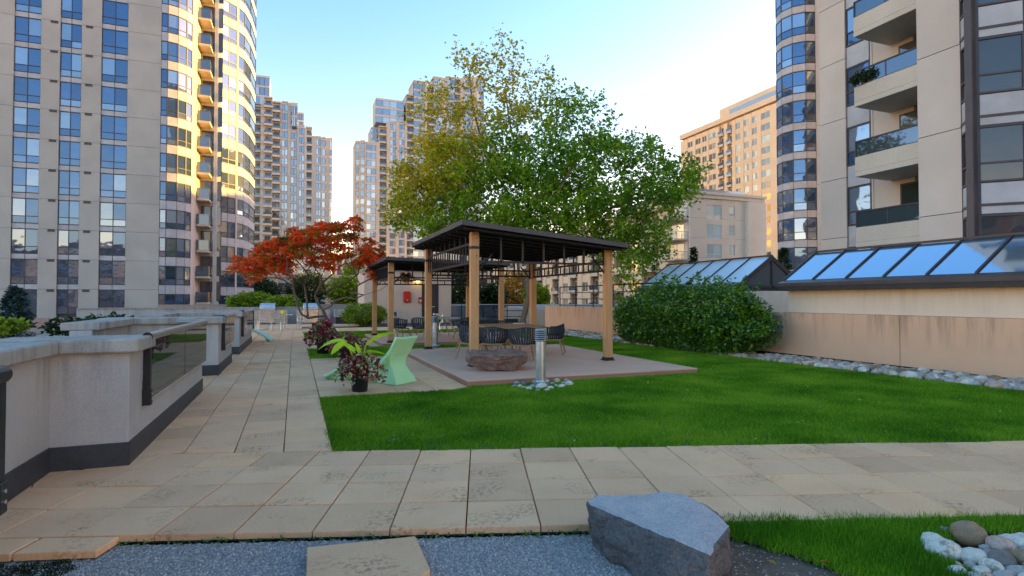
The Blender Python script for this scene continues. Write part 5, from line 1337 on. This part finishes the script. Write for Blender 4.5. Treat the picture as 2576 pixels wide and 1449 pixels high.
# ---------------------------------------------------------------- grills in stone counters
def grill(x0, x1, y, gx, label, clabel):
    t = thing('stone_counter', (x0, y, 0), clabel, 'counter')
    n = 3
    def side_(a, b):
        for i in range(3):
            MB().box(a - x0, 0, i * .30 - .03, b - x0, .75, i * .30 + .265).build('stone', 'stone_stair', t, bevel=.012)
        MB().box(a - x0 - .02, -.03, .872, b - x0 + .02, .78, .92).build('counter_top', 'cap_stone', t, bevel=.01)
    side_(x0, gx - .46); side_(gx + .46, x1)
    g = thing('gas_grill', (gx, y, 0), label, 'grill', 'stainless gas grills')
    MB().box(-.44, -.02, .06, .44, .6, .82).build('cabinet', 'chrome', g, bevel=.01)
    for s in (-1, 1): MB().box(.22 * s - .20, -.035, .1, .22 * s + .20, -.021, .66).build('door', 'chrome', g, bevel=.006)
    MB().box(-.45, -.07, .70, .45, .0, .87).build('control_panel', 'chrome', g, bevel=.01)
    for k in range(5): MB().tube([(-.3 + k * .15, -.1, .79), (-.3 + k * .15, -.07, .79)], .025, 10).build('knob', 'black_metal', g)
    m = MB(); pr = [(0, .88), (0, 1.02), (.06, 1.18), (.20, 1.28), (.50, 1.28), (.56, .88)]
    vs = [(-.43, a, b) for a, b in pr] + [(.43, a, b) for a, b in pr]; k = len(pr)
    m.add(vs, [tuple(range(k)), tuple(range(k, 2 * k))[::-1]] + [(i, k + i, k + (i + 1) % k, (i + 1) % k) for i in range(k)])
    ld = m.build('lid', 'brushed_steel', g, bevel=.015); MB().tube([(-.34, -.05, 1.0), (.34, -.05, 1.0)], .014, 8).build('handle', 'chrome', ld)
grill(-2.46, -.42, 37.9, -1.58, 'left stainless gas grill set in a stone counter', 'left sandstone counter round the grill')
grill(.10, 2.1, 37.6, .92, 'right stainless gas grill behind the red tree', 'right sandstone counter partly behind the red tree')
t = thing('planter_trough', (2.3, 36.5, 0), 'long grey metal planter trough right of the grills', 'planter')
MB().box(0, 0, .42, 2.6, .8, .92).build('trough', 'cap_stone', t, bevel=.02); MB().box(.1, .1, 0, 2.5, .7, .42).build('plinth', 'membrane', t)
t = thing('planter_wall', (-2.6, 38.9, 0), 'low dark edged planter wall behind the grills', 'planter')
MB().box(-9, 0, -3, 12, .3, .95).build('wall', 'parapet_white', t); MB().box(-9, -.04, .951, 12, .4, 1.04).build('cap_stone', 'cap_stone', t)
t = thing('planter_wall', (-9, 40, 0), 'low brick coloured wall seen behind the grills at the end', 'wall')
MB().box(0, 6, -3, 20, 6.3, 1.15).build('wall', 'base_pink', t)

# ---------------------------------------------------------------- service building
s0 = D(916, 790, 37.5); s1 = D(1135, 790, 37.5)
yb = 37.4
x0 = onV(916, 790, yb).x; x1 = onV(1135, 790, yb).x; h = onV(1000, 683, yb).z
t = thing('service_building', (x0, yb, 0), 'flat tan service building with a dark door behind the pergolas', 'building')
xa = onV(1061, 750, yb).x - x0; xb = onV(1103, 750, yb).x - x0; dh = 2.55
m = MB(); m.box(0, 0, -.05, xa, 4, h).box(xb, 0, -.05, x1 - x0, 4, h).box(xa, 0, dh, xb, 4, h).box(xa, .25, -.05, xb, 4, dh); m.build('wall', 'service_wall', t)
MB().box(-.08, -.08, h, x1 - x0 + .08, 4.1, h + .16).build('parapet', 'cap_stone', t)
MB().box(xa, -.02, 0, xa + .07, .1, dh).box(xb - .07, -.02, 0, xb, .1, dh).box(xa + .07, -.02, dh - .07, xb - .07, .1, dh).build('door_frame', 'frame_dark', t)
d = MB().box(xa + .075, .05, .01, (xa + xb) / 2 - .01, .1, dh - .08).build('door', 'door_dark', t); MB().box((xa + xb) / 2 - .1, .0, 1.0, (xa + xb) / 2 - .04, .049, 1.06).build('handle', 'chrome', d)
d = MB().box((xa + xb) / 2 + .01, .05, .01, xb - .075, .1, dh - .08).build('door', 'door_dark', t); MB().box((xa + xb) / 2 + .05, .0, 1.0, (xa + xb) / 2 + .35, .049, 1.05).build('handle', 'chrome', d)
def onwall(px, py): p = onV(px, py, yb); return p
p = onwall(1023, 747); t = thing('hose_cabinet', (p.x, yb, p.z), 'bright red wall box on the tan service building', 'box')
MB().box(-.24, -.2, -.38, .24, 0, .38).build('body', 'red_paint', t, bevel=.06, seg=3, smooth=True); MB().box(-.05, -.215, -.24, .05, -.2, -.19).build('latch', 'cable_white', t)
p = onwall(1067, 755); t = thing('alarm_box', (onwall(1057, 755).x, yb, p.z), 'small red fire alarm beside the dark door', 'alarm')
MB().box(-.12, -.1, -.2, .12, 0, .2).build('body', 'red_paint', t, bevel=.01); MB().box(-.06, -.11, -.12, .06, -.1, .04).build('plate', 'cable_white', t)
p = onwall(1046, 706); t = thing('wall_lamp', (onwall(1049, 706).x, yb, p.z), 'lit yellow half round lamp above the door of the service building', 'lamp')
m = MB(); pr = [(.001, -.14), (.10, -.12), (.17, -.05), (.19, .03)]; m.lathe(pr, 16, c=(0, -.2)); m.build('glass_shade', 'lamp_glow', t, smooth=True); MB().box(-.2, -.4, .031, .2, 0, .08).build('cover', 'frame_dark', t)
# ================================================================ trees and plants
def colonize(attr, seeds, step=.25, infl=1.6, kill=.45, iters=120, up=0.0):
    """space colonisation: nodes list and parents"""
    nodes = [Vector(p) for p, _ in seeds]; par = [q for _, q in seeds]
    att = [Vector(a) for a in attr]
    for it in range(iters):
        if not att: break
        kd = kdtree.KDTree(len(nodes))
        for i, p in enumerate(nodes): kd.insert(p, i)
        kd.balance(); pull = {}
        keep = []
        for a in att:
            co, i, dist = kd.find(a)
            if dist < kill: continue
            keep.append(a)
            if dist < infl: pull.setdefault(i, []).append((a - co).normalized())
        att = keep
        if not pull:
            infl *= 1.4
            if infl > 12: break
            continue
        for i, ds in pull.items():
            d = sum(ds, Vector()) + Vector((random.uniform(-.25, .25), random.uniform(-.25, .25), random.uniform(-.2, .25) + up))
            if d.length < 1e-4: continue
            p = nodes[i] + d.normalized() * step
            nodes.append(p); par.append(i)
    return nodes, par
def skeleton_mesh(nodes, par, r_tip, expo, rmax, nside=5):
    n = len(nodes); ch = [0.0] * n; rad = [0.0] * n
    kids = [[] for _ in range(n)]
    for i, p in enumerate(par):
        if p >= 0: kids[p].append(i)
    for i in range(n - 1, -1, -1):
        a = sum(rad[k] ** expo for k in kids[i]); rad[i] = min(rmax, max(r_tip, a ** (1 / expo) if a else r_tip))
    m = MB(); done = [False] * n
    roots = [i for i in range(n) if par[i] < 0]
    stack = [(r, None) for r in roots]
    while stack:
        s, pre = stack.pop()
        ch_ = [s] if pre is None else [pre, s]
        cur = s
        while kids[cur]:
            k = max(kids[cur], key=lambda c: rad[c])
            for o in kids[cur]:
                if o != k: stack.append((o, cur))
            ch_.append(k); cur = k
        if len(ch_) > 1:
            rr = [min(rad[c], rad[ch_[1]] if pre is not None else 9) for c in ch_]
            m.tube([nodes[c] for c in ch_], rr, nside if rr[0] > .03 else 4, cap=False)
    return m, rad, kids
# ---------------- the big green tree behind the pergola
def big_tree():
    base = Vector((9.35, 23.2, -.1)); DD = 25.3
    def S(px, py, dd=0): return D(px, py, DD + dd)
    trunk = [base, S(1316, 800), S(1325, 765), S(1330, 735), S(1328, 700), S(1330, 660, .2), S(1333, 620, .3), S(1335, 560, .2), S(1330, 500), S(1320, 440), S(1300, 380), S(1280, 300), S(1270, 220)]
    seeds = []; idx = []
    for i, p in enumerate(trunk): seeds.append((p, i - 1)); idx.append(i)
    def limb(start, pts):
        last = start
        for p in pts: seeds.append((p, last)); last = len(seeds) - 1
    limb(3, [S(1318, 712), S(1306, 690, -.3), S(1300, 650, -.8), S(1280, 600, -1.2), S(1240, 540, -1.6), S(1190, 490, -1.4), S(1130, 450, -1)])
    limb(5, [S(1370, 620, .4), S(1430, 580, .5), S(1500, 540, .3), S(1580, 505, 0), S(1660, 480, -.3)])
    limb(6, [S(1360, 560, -1), S(1400, 490, -1.5), S(1440, 420, -1.5), S(1480, 350, -1)])
    limb(7, [S(1300, 520, 1), S(1250, 440, 1.4), S(1210, 350, 1.2), S(1190, 270, .8), S(1180, 190, .5)])
    limb(8, [S(1360, 430, 1), S(1400, 340, 1.3), S(1400, 260, 1)])
    # crown volume as overlapping lobes (px centre, py centre, rx px, ry px, depth radius, count)
    lobes = [(1290, 520, 230, 105, 3.4, 260), (1080, 520, 115, 95, 2.6, 110), (1110, 420, 110, 80, 2.4, 100), (1200, 400, 150, 130, 3.0, 150), (1350, 380, 170, 130, 3.2, 190), (1480, 480, 170, 110, 3.0, 180),
             (1620, 500, 120, 55, 2.0, 85), (1700, 460, 85, 50, 1.6, 50), (1640, 400, 70, 65, 1.8, 40), (1650, 590, 70, 70, 1.6, 45), (1570, 610, 90, 70, 1.8, 60), (1560, 370, 80, 75, 2.0, 55), (1460, 300, 90, 90, 2.0, 60), (1340, 230, 80, 80, 1.8, 45), (1240, 220, 70, 75, 1.6, 34),
             (1180, 150, 50, 50, 1.2, 14), (1130, 260, 70, 70, 1.6, 30), (1265, 120, 25, 40, .8, 8), (1060, 300, 40, 60, 1.0, 12), (1040, 470, 60, 60, 1.6, 30), (1010, 540, 45, 40, 1.2, 18), (1020, 430, 45, 40, 1.0, 12), (1200, 570, 140, 35, 2.4, 70), (1400, 560, 180, 50, 2.6, 100), (1740, 430, 40, 40, 1.0, 14), (1600, 670, 45, 45, 1.0, 16), (1560, 730, 30, 40, .8, 8)]
    attr = []; sc = DD / 1420
    r = random.Random(11)
    for cx, cy, rx, ry, dz, n in lobes:
        c = 0
        while c < n:
            a, b, e = r.uniform(-1, 1), r.uniform(-1, 1), r.uniform(-1, 1)
            if a * a + b * b + e * e > 1: continue
            attr.append(S(cx + a * rx, cy + b * ry, e * dz)); c += 1
    nodes, par = colonize(attr, seeds, step=.30, infl=2.2, kill=.38, iters=90)
    m, rad, kids = skeleton_mesh([p for p in nodes], par, .0085, 2.25, .19)
    t = thing('maple_tree', base, 'big green tree turning yellow on its left side behind the pergola', 'tree')
    m.v = [tuple(Vector(v) - base) for v in m.v]; m.build('trunk', 'bark', t, smooth=True)
    P = []; Dr = []
    rn = np.random.default_rng(3)
    zt = EYE + (752 - 250) * sc
    for i in range(len(nodes)):
        if rad[i] > .045 or par[i] < 0: continue
        tip = not kids[i]
        z = nodes[i].z
        dens = .95 if z < zt - 1.6 else (.6 if z < zt + .4 else .42)
        k = int((30 if tip else 17.5) * dens + rn.random())
        d = (nodes[i] - nodes[par[i]])
        for _ in range(k):
            P.append(np.array(nodes[i]) + rn.normal(size=3) * np.array([.24, .24, .20])); Dr.append(np.array(d.normalized()) if d.length else np.zeros(3))
    P = np.array(P) - np.array(base); print('tree leaves', len(P), 'nodes', len(nodes))
    # palmate leaf: three blades sharing one base
    o1 = leaves(P, .122, elong=1.25, upbias=.5, droop=.35, seed=1, dirs=np.array(Dr))
    o2 = leaves(P + rn.normal(size=P.shape) * .03, .10, elong=1.2, upbias=.5, droop=.3, seed=2, dirs=np.array(Dr))
    V = np.concatenate([o1[0], o2[0]]); F = np.concatenate([o1[1], o2[1] + len(o1[0])])
    put(bpy.data.objects.new('crown', npmesh('crown', V, F, 'leaf_big_tree')), t)
big_tree()
# ---------------- the red sumac
def red_tree():
    DD = 22.3
    def S(px, py, dd=0): return D(px, py, DD + dd)
    base = S(862, 858); base.z = -.08
    seeds = []
    tr = [base, S(846, 838), S(830, 815), S(818, 795), S(812, 780)]
    for i, p in enumerate(tr): seeds.append((p, i - 1))
    def limb(start, pts):
        last = start
        for p in pts: seeds.append((p, last)); last = len(seeds) - 1
        return last
    a = limb(3, [S(795, 797, -.3), S(775, 800, -.5), S(758, 790, -.6), S(750, 772, -.7), S(744, 750, -.7), S(738, 725, -.8), S(735, 700, -.9), S(722, 680, -1)])
    limb(a - 2, [S(715, 705, -1.1), S(700, 700, -1.3), S(690, 690, -1.3)])
    b = limb(4, [S(800, 765, .3), S(793, 745, .4), S(800, 728, .3), S(810, 712, .1), S(808, 695, 0), S(795, 680, .2)])
    limb(b - 2, [S(825, 700, .3), S(838, 688, .5), S(832, 670, .6)])
    c = limb(4, [S(832, 770, -.4), S(845, 755, -.6), S(870, 748, -.7), S(893, 752, -.8), S(915, 742, -.8), S(940, 735, -.7), S(960, 728, -.6), S(972, 718, -.6), S(990, 712, -.5), S(1005, 700, -.5)])
    limb(c - 5, [S(880, 735, -.6), S(905, 715, -.5), S(935, 700, -.4), S(965, 688, -.3)])
    limb(b - 3, [S(815, 735, .8), S(840, 725, 1.0), S(870, 712, 1.0), S(900, 690, .9), S(905, 670, .8)])
    limb(5 + 1, [S(770, 740, .5), S(765, 715, .8), S(775, 690, 1)])
    lobes = [(660, 650, 70, 22, 1.3, 50), (620, 670, 42, 22, .9, 26), (640, 690, 40, 18, .8, 14), (720, 620, 80, 30, 1.6, 70), (790, 590, 75, 26, 1.7, 70), (830, 570, 45, 22, 1.2, 30), (870, 600, 65, 28, 1.5, 40), (905, 630, 60, 36, 1.4, 50), (945, 655, 35, 26, .9, 28),
             (700, 670, 60, 20, 1.2, 34), (780, 640, 90, 26, 1.7, 60), (850, 650, 60, 26, 1.3, 26), (880, 560, 35, 18, .8, 8), (960, 690, 25, 15, .5, 6), (1020, 690, 18, 10, .4, 4)]
    attr = []; r = random.Random(5)
    for cx, cy, rx, ry, dz, n in lobes:
        k = 0
        while k < n:
            x, y, e = r.uniform(-1, 1), r.uniform(-1, 1), r.uniform(-1, 1)
            if x * x + y * y + e * e > 1: continue
            attr.append(S(cx + x * rx, cy + y * ry, e * dz)); k += 1
    nodes, par = colonize(attr, seeds, step=.15, infl=1.4, kill=.24, iters=90)
    m, rad, kids = skeleton_mesh(nodes, par, .009, 2.3, .145, 6)
    t = thing('sumac_tree', base, 'red and green leaved tree with crooked bare limbs left of the pergolas', 'tree')
    m.v = [tuple(Vector(v) - base) for v in m.v]; m.build('trunk', 'bark_dark', t, smooth=True)
    rn = np.random.default_rng(8); P = []; Dr = []
    for i in range(len(nodes)):
        if kids[i] and rad[i] > .012: continue
        if par[i] < 0 or nodes[i].z < 2.2: continue
        px = 1288  # compound leaves: a drooping rib with paired leaflets
        sparse = .35 if (nodes[i].x > 1.6 and nodes[i].x < 2.6 and random.random() < .5) else 1
        for _ in range(int((5 if not kids[i] else 2.2) * sparse + rn.random())):
            az = rn.uniform(0, 6.28); d = np.array([math.cos(az), math.sin(az), rn.uniform(-.15, .45)]); L_ = rn.uniform(.28, .42)
            for s in range(7):
                q = np.array(nodes[i]) + d * L_ * s / 7 + np.array([0, 0, -.32 * (s / 7) ** 2 * L_ * 2])
                for sd in (-1, 1):
                    side = np.array([-d[1], d[0], 0]) * sd; P.append(q + side * .015); Dr.append(side * .9 + d * .5 + np.array([0, 0, -.35]))
    P = np.array(P) - np.array(base); print('sumac leaflets', len(P))
    V, F = leaves(P, .078, elong=1.9, upbias=.7, droop=.1, seed=4, dirs=np.array(Dr) * 2.2)
    put(bpy.data.objects.new('crown', npmesh('crown', V, F, 'leaf_sumac')), t)
red_tree()

# ---------------- shrubs, hedge, conifers
def shell_points(n, c, rad, rn, inner=.55, flat=2.0, wob=.22):
    """points filling the outer part of a lumpy ellipsoid / rounded box"""
    out = []
    while len(out) < n:
        d = rn.normal(size=3); d /= np.linalg.norm(d)
        k = (np.abs(d / 1.0) ** flat).sum() ** (-1 / flat)
        r = k * (inner + (1 - inner) * rn.random() ** .6)
        w = 1 + wob * noise.noise(Vector(d * 2.3) + Vector(c)) + wob * .5 * noise.noise(Vector(d * 5.5) + Vector(c))
        p = d * r * w * np.array(rad) + np.array(c)
        if p[2] < .02: continue
        out.append(p)
    return np.array(out)
def bush(name, c, rad, n, size, mat, label, cat='bush', grp=None, stems=8, seed=0, elong=1.6, flat=2.4, inner=.55, extra=None, stemmat='bark_dark', ground=0, upb=.6, wob=.22):
    rn = np.random.default_rng(seed + 50)
    t = thing(name, (c[0], c[1], ground), label, cat, grp)
    P = shell_points(n, (c[0], c[1], c[2]), rad, rn, inner, flat, wob) if ground == 0 else shell_points(n, (c[0], c[1], c[2] - ground), rad, rn, inner, flat, wob) + np.array([0, 0, ground])
    if extra is not None: P = np.concatenate([P, extra])
    add_leaves('foliage', P - np.array([c[0], c[1], ground]), size, mat, t, seed=seed, elong=elong, upbias=upb)
    m = MB()
    for k in range(stems):
        a = rn.uniform(0, 6.28); q = rn.uniform(.1, .7)
        e = Vector((math.cos(a) * rad[0] * q, math.sin(a) * rad[1] * q, (c[2] - ground) + rad[2] * rn.uniform(.0, .6)))
        s = Vector((e.x * .45, e.y * .45, -.05)); m.tube([s, s.lerp(e, .5) + Vector(rn.normal(size=3) * .06), e], [.018, .013, .006], 5)
    m.build('stems', stemmat, t); return t
ex = []
rn = np.random.default_rng(77)
for k in range(70):      # long shoots on top of the hedge
    x = rn.uniform(10.7, 12.2); y = rn.uniform(12.0, 17.6); h = rn.uniform(.12, .62) * (1.2 if 13 < y < 16 else .8); z0 = 1.76
    lx, ly = rn.normal(size=2) * .12
    for s in range(int(h / .022)): ex.append([x + lx * s * .018 / h + rn.normal() * .028, y + ly * s * .018 / h + rn.normal() * .028, z0 + s * .018])
bush('hedge', (11.45, 14.75, .88), (1.02, 3.15, .95), 30000, .062, 'leaf_hedge', 'large dense dark green hedge in front of the tan wall', 'hedge', stems=26, flat=3.2, inner=.70, wob=.24, extra=np.array(ex), upb=.35)
p = D(918, 800, 32.5); bush('bush', (p.x, p.y, .66), (1.25, .9, .62), 5200, .07, 'leaf_shrub', 'rounded bright green bush left of the farther pergola', stems=22, seed=2)
p = D(632, 760, 40.5); bush('bush', (p.x, p.y, 1.25), (1.6, 1.0, .75), 3800, .12, 'leaf_shrub', 'yellow green bush above the end of the parapet, left of the grills', seed=3, ground=.6)
p = D(700, 757, 40.2); bush('bush', (p.x + .3, p.y, 1.1), (1.3, .9, .65), 3000, .12, 'leaf_shrub', 'yellow green bush behind the left grill', seed=4, ground=.6)
p = D(732, 790, 38.2); bush('bush', (p.x, p.y, .6), (.45, .5, .7), 1200, .09, 'leaf_shrub', 'green plant filling the gap between the two grill counters', seed=5, stems=4)
p = D(1070, 420, 60)
def conifer(loc, h, r, n, size, mat, label, seed=0, z0=0.0):
    t = thing('conifer', (loc[0], loc[1], z0), label, 'tree'); rn = np.random.default_rng(seed + 9)
    MB().tube([(0, 0, 0), (0, 0, h * .96)], [r * .08 + .02, .01], 6).build('trunk', 'bark_dark', t)
    P = []; Dr = []
    nb = int(30 * h ** .5)
    for k in range(nb * 4):
        f = rn.random() ** .8; z = h * (.06 + .94 * f); R2 = r * (1 - f) ** .85 * rn.uniform(.65, 1.1) + .04
        a = rn.uniform(0, 6.28); d = np.array([math.cos(a), math.sin(a), -.15 + .35 * f])
        for s in range(max(3, n // (nb * 4))):
            q = rn.random() ** .6; P.append(np.array([0, 0, z]) + d * R2 * q + rn.normal(size=3) * .03 * r); Dr.append(d)
    add_leaves('foliage', np.array(P), size, mat, t, seed=seed, elong=2.4, dirs=np.array(Dr) * 2, upbias=.8)
p = D(36, 835, 21); conifer((p.x, p.y), 1.72 + 1.2, 1.05, 5200, .07, 'leaf_spruce', 'blue green spruce beyond the parapet at the left edge', z0=-1.0)
p = Vector((20.45, 15.3, 9.95 + .0)); bush('balcony_plant', (p.x, p.y, p.z + .15), (.28, .55, .2), 420, .085, 'leaf_dark', 'leafy green plant hanging over a blue glass balcony rail of the right tower', 'plant', seed=31, ground=p.z - .1, stems=6)
# trailing green plants beyond the parapet
for (px, py, r_, lb, sd) in ((180, 824, .35, 'low green plant peeping over the parapet cap, left one', 1), (245, 826, .3, 'low green plant peeping over the parapet cap, middle one', 2), (280, 820, .4, 'taller green sprig peeping over the parapet cap, right one', 3), (8, 822, .3, 'small yellow green bush at the far left edge by the spruce', 4)):
    p = D(px, py, 14.5); bush('plant', (p.x, p.y, p.z), (r_ * 1.6, r_, r_ * .7), 420, .09, 'leaf_shrub' if sd == 4 else 'leaf_dark', lb, 'plant', seed=20 + sd, ground=.2, stems=4)
# conifers and small trees by the right hand towers
for i, (px, py, dist, h, r_, lb) in enumerate(((1745, 706, 42, 3.6, .45, 'thin dark young spruce in front of the low grey block'), (1972, 680, 40, 3.4, .9, 'loose young tree at the foot of the slim wing, left one'), (2050, 650, 38, 2.4, .7, 'small green tree below the stacked balconies of the slim wing'))):
    p = D(px, py, dist); conifer((p.x, p.y), h, r_, 1500, .10, 'leaf_dark', lb, seed=30 + i, z0=D(px, 725, dist).z - .6)
# street trees far behind, seen between the posts and towers
def round_tree(px, py, dist, r_, mat, label, seed, n=2600, size=.28, zb=-12):
    p = D(px, py, dist); t = thing('street_tree', (p.x, p.y, zb), label, 'tree'); rn = np.random.default_rng(seed)
    h = p.z - zb; MB().tube([(0, 0, 0), (.1, 0, h * .5), (0, 0, h)], [.25, .2, .08], 6).build('trunk', 'bark_dark', t)
    c = (p.x, p.y, p.z + 40); P = shell_points(n, c, (r_, r_, r_ * .9), rn, .4) - np.array([p.x, p.y, 40 + zb])
    add_leaves('crown', P, size, mat, t, seed=seed)
for i, a in enumerate(((875, 735, 75, 2.6, 'leaf_shrub', 'bright green street tree between the red tree and the service building'), (660, 735, 90, 2.6, 'leaf_dark', 'dark tree in front of the low podium, left one'), (775, 730, 85, 3.0, 'leaf_dark', 'dark tree behind the right grill'),
                       (1300, 735, 80, 3.2, 'leaf_orange', 'orange leaved tree seen through the pergola'), (1160, 728, 70, 2.8, 'leaf_dark', 'dark tree right of the service building'), (1240, 748, 72, 1.8, 'leaf_dark', 'low green tree behind the glass fence'), (1350, 745, 70, 1.6, 'leaf_shrub', 'small green tree behind the big trunk'),
                       (895, 690, 120, 3.0, 'leaf_shrub', 'pale tree far down the street gap'))):
    round_tree(*a, seed=60 + i)

# ---------------- flower pots
def pot(loc, r, h, label, seed, scale=1.0, lime=0, spread=.45, tall=.35, n=900, lsz=.07):
    t = thing('flower_pot', (loc[0], loc[1], 0), label, 'plant pot', 'black flower pots along the path'); rn = np.random.default_rng(seed)
    p = MB().lathe([(r * .78, 0), (r * .82, .01), (r * .98, h - .05), (r * 1.06, h - .045), (r * 1.06, h), (r * .95, h), (r * .92, h - .06), (.01, h - .06)], 28).build('pot', 'pot_black', t, smooth=True)
    P = []
    for k in range(n):
        a = rn.uniform(0, 6.28); q = rn.random() ** .6; rr = spread * q
        z = h + .02 + tall * (1 - q ** 2) * rn.random() ** .5 - (.32 * max(0, q - .7) * rn.random() * 2.4)
        lob = 1 + .25 * math.sin(a * 3 + seed)
        P.append([rr * math.cos(a) * lob, rr * math.sin(a) * lob, max(.04, z)])
    add_leaves('coleus_leaves', np.array(P), lsz, 'leaf_coleus', t, seed=seed, elong=1.25, upbias=.1, droop=.6)
    m = MB()
    for k in range(24):
        a = rn.uniform(0, 6.28); q = rn.uniform(.3, .9) * spread; m.tube([(0, 0, h - .05), (q * .5 * math.cos(a), q * .5 * math.sin(a), h + .12), (q * math.cos(a), q * math.sin(a), h + .1)], .005, 4)
    m.build('stems', 'red_paint' if False else 'leaf_coleus', t)
    for k in range(26 if lime else 8):     # spider plant blades
        a = rn.uniform(0, 6.28); L_ = rn.uniform(.25, .5) * (scale)
        pts = [Vector((math.cos(a) * L_ * s, math.sin(a) * L_ * s, h + .05 + .35 * s * scale * .8 - .45 * s * s * L_)) for s in (0, .25, .5, .75, 1)]
        m = MB(); sd = Vector((-math.sin(a), math.cos(a), 0)); vs = []
        for s, q in zip((.6, 1, 1, .7, .05), pts): vs += [q - sd * .009 * s, q + sd * .009 * s]
        m.add(vs, [(2 * i, 2 * i + 1, 2 * i + 3, 2 * i + 2) for i in range(4)]); m.build('blade', 'leaf_shrub', t)
    return t
def big_leaf(t, base, tipdir, L_, W_, stem_top, mat='leaf_lime', roll=.6):
    """long arching leaf on its own stalk"""
    base = Vector(base); top = Vector(stem_top)
    MB().tube([base, base.lerp(top, .5) + Vector((0, 0, .03)), top], [.013, .011, .008], 6).build('stalk', mat, t)
    d = Vector(tipdir).normalized(); side = d.cross(Vector((0, 0, 1))); side.normalize(); n = 9; vs = []; fs = []
    nn_ = side.cross(d); side = side * math.cos(roll) + nn_ * math.sin(roll); lift = side.cross(d) * -.3
    q = top.copy(); dirn = d.copy()
    for i in range(n + 1):
        s = i / n; w = W_ * math.sin(PI * min(1, (s * .92 + .06))) ** .8 * (1 - .25 * s)
        vs += [q - side * w + lift * w, q.copy(), q + side * w + lift * w]
        q = q + dirn * (L_ / n); dirn = (dirn + Vector((0, 0, -.13))).normalized()
    for i in range(n): fs += [(3 * i, 3 * i + 1, 3 * i + 4, 3 * i + 3), (3 * i + 1, 3 * i + 2, 3 * i + 5, 3 * i + 4)]
    m = MB(); m.add(vs, fs); m.build('leaf', mat, t, smooth=True)
pl = G(905, 984)
t = pot((pl.x, pl.y), .155, .34, 'nearest black flower pot with burgundy leaves and lime green arching leaves', 1, lime=1, spread=.40, tall=.30, n=430, lsz=.07)
rt = Vector((CA, -SA, 0)); fw = Vector((SA, CA, 0)); up = Vector((0, 0, 1))
big_leaf(t, (0, 0, .3), rt * .75 + up * .75, .62, .06, rt * .10 + up * .78)
big_leaf(t, (0, 0, .3), -rt * .95 + up * .12, .50, .062, -rt * .26 + up * .86)
big_leaf(t, (0, 0, .3), -rt * .55 - fw * .5 - up * .2, .34, .075, -rt * .24 + up * .84)
big_leaf(t, (0, 0, .3), rt * .95 + up * .25, .44, .052, rt * .10 + up * .66)
big_leaf(t, (0, 0, .3), -rt * .5 + up * .72, .44, .06, -rt * .02 + up * .60)
big_leaf(t, (0, 0, .3), rt * .35 + fw * .6 + up * .55, .30, .06, fw * .05 + up * .60)
big_leaf(t, (0, 0, .3), -rt * .2 + up * .9, .26, .05, rt * .02 + up * .58)
p2 = G(813, 890); pot((p2.x, p2.y), .19, .42, 'red and green planted black pot standing at the red tree', 5, spread=.40, tall=.55, n=520, lsz=.10)
p3 = G(872, 900); t3 = pot((p3.x, p3.y), .20, .34, 'low wide dark pot with burgundy leaves between the other two', 9, spread=.48, tall=.26, n=460, lsz=.085)
# pink flowers by the trunk
P = np.array(D(832, 812, 22.0)) + rng.normal(size=(90, 3)) * np.array([.06, .06, .2])
MATS['leaf_pink'] = leafmat('leaf_pink', [(.2, (.4, .02, .2)), (1, (.75, .05, .40))])
tag(add_leaves('pink_flowers', P, .05, 'leaf_pink', seed=3), 'small magenta flower spray against the red tree trunk', 'flowers')
# fallen leaves on the near lawn
for i, (px, py, lb) in enumerate(((1930, 1420, 'curled tan fallen leaf on the near lawn'), (2090, 1425, 'pale fallen leaf lying on the near right lawn'), (1515, 1120, 'tiny bright fallen leaf on the main lawn near the paving'))):
    p = G(px, py); o = add_leaves('fallen_leaf', np.array([[0, 0, .0]]), .035, 'leaf_orange', seed=i, upbias=2); o.location = (p.x, p.y, .025); tag(o, lb, 'leaf', 'fallen leaves on the lawns')
bpy.context.view_layer.update()
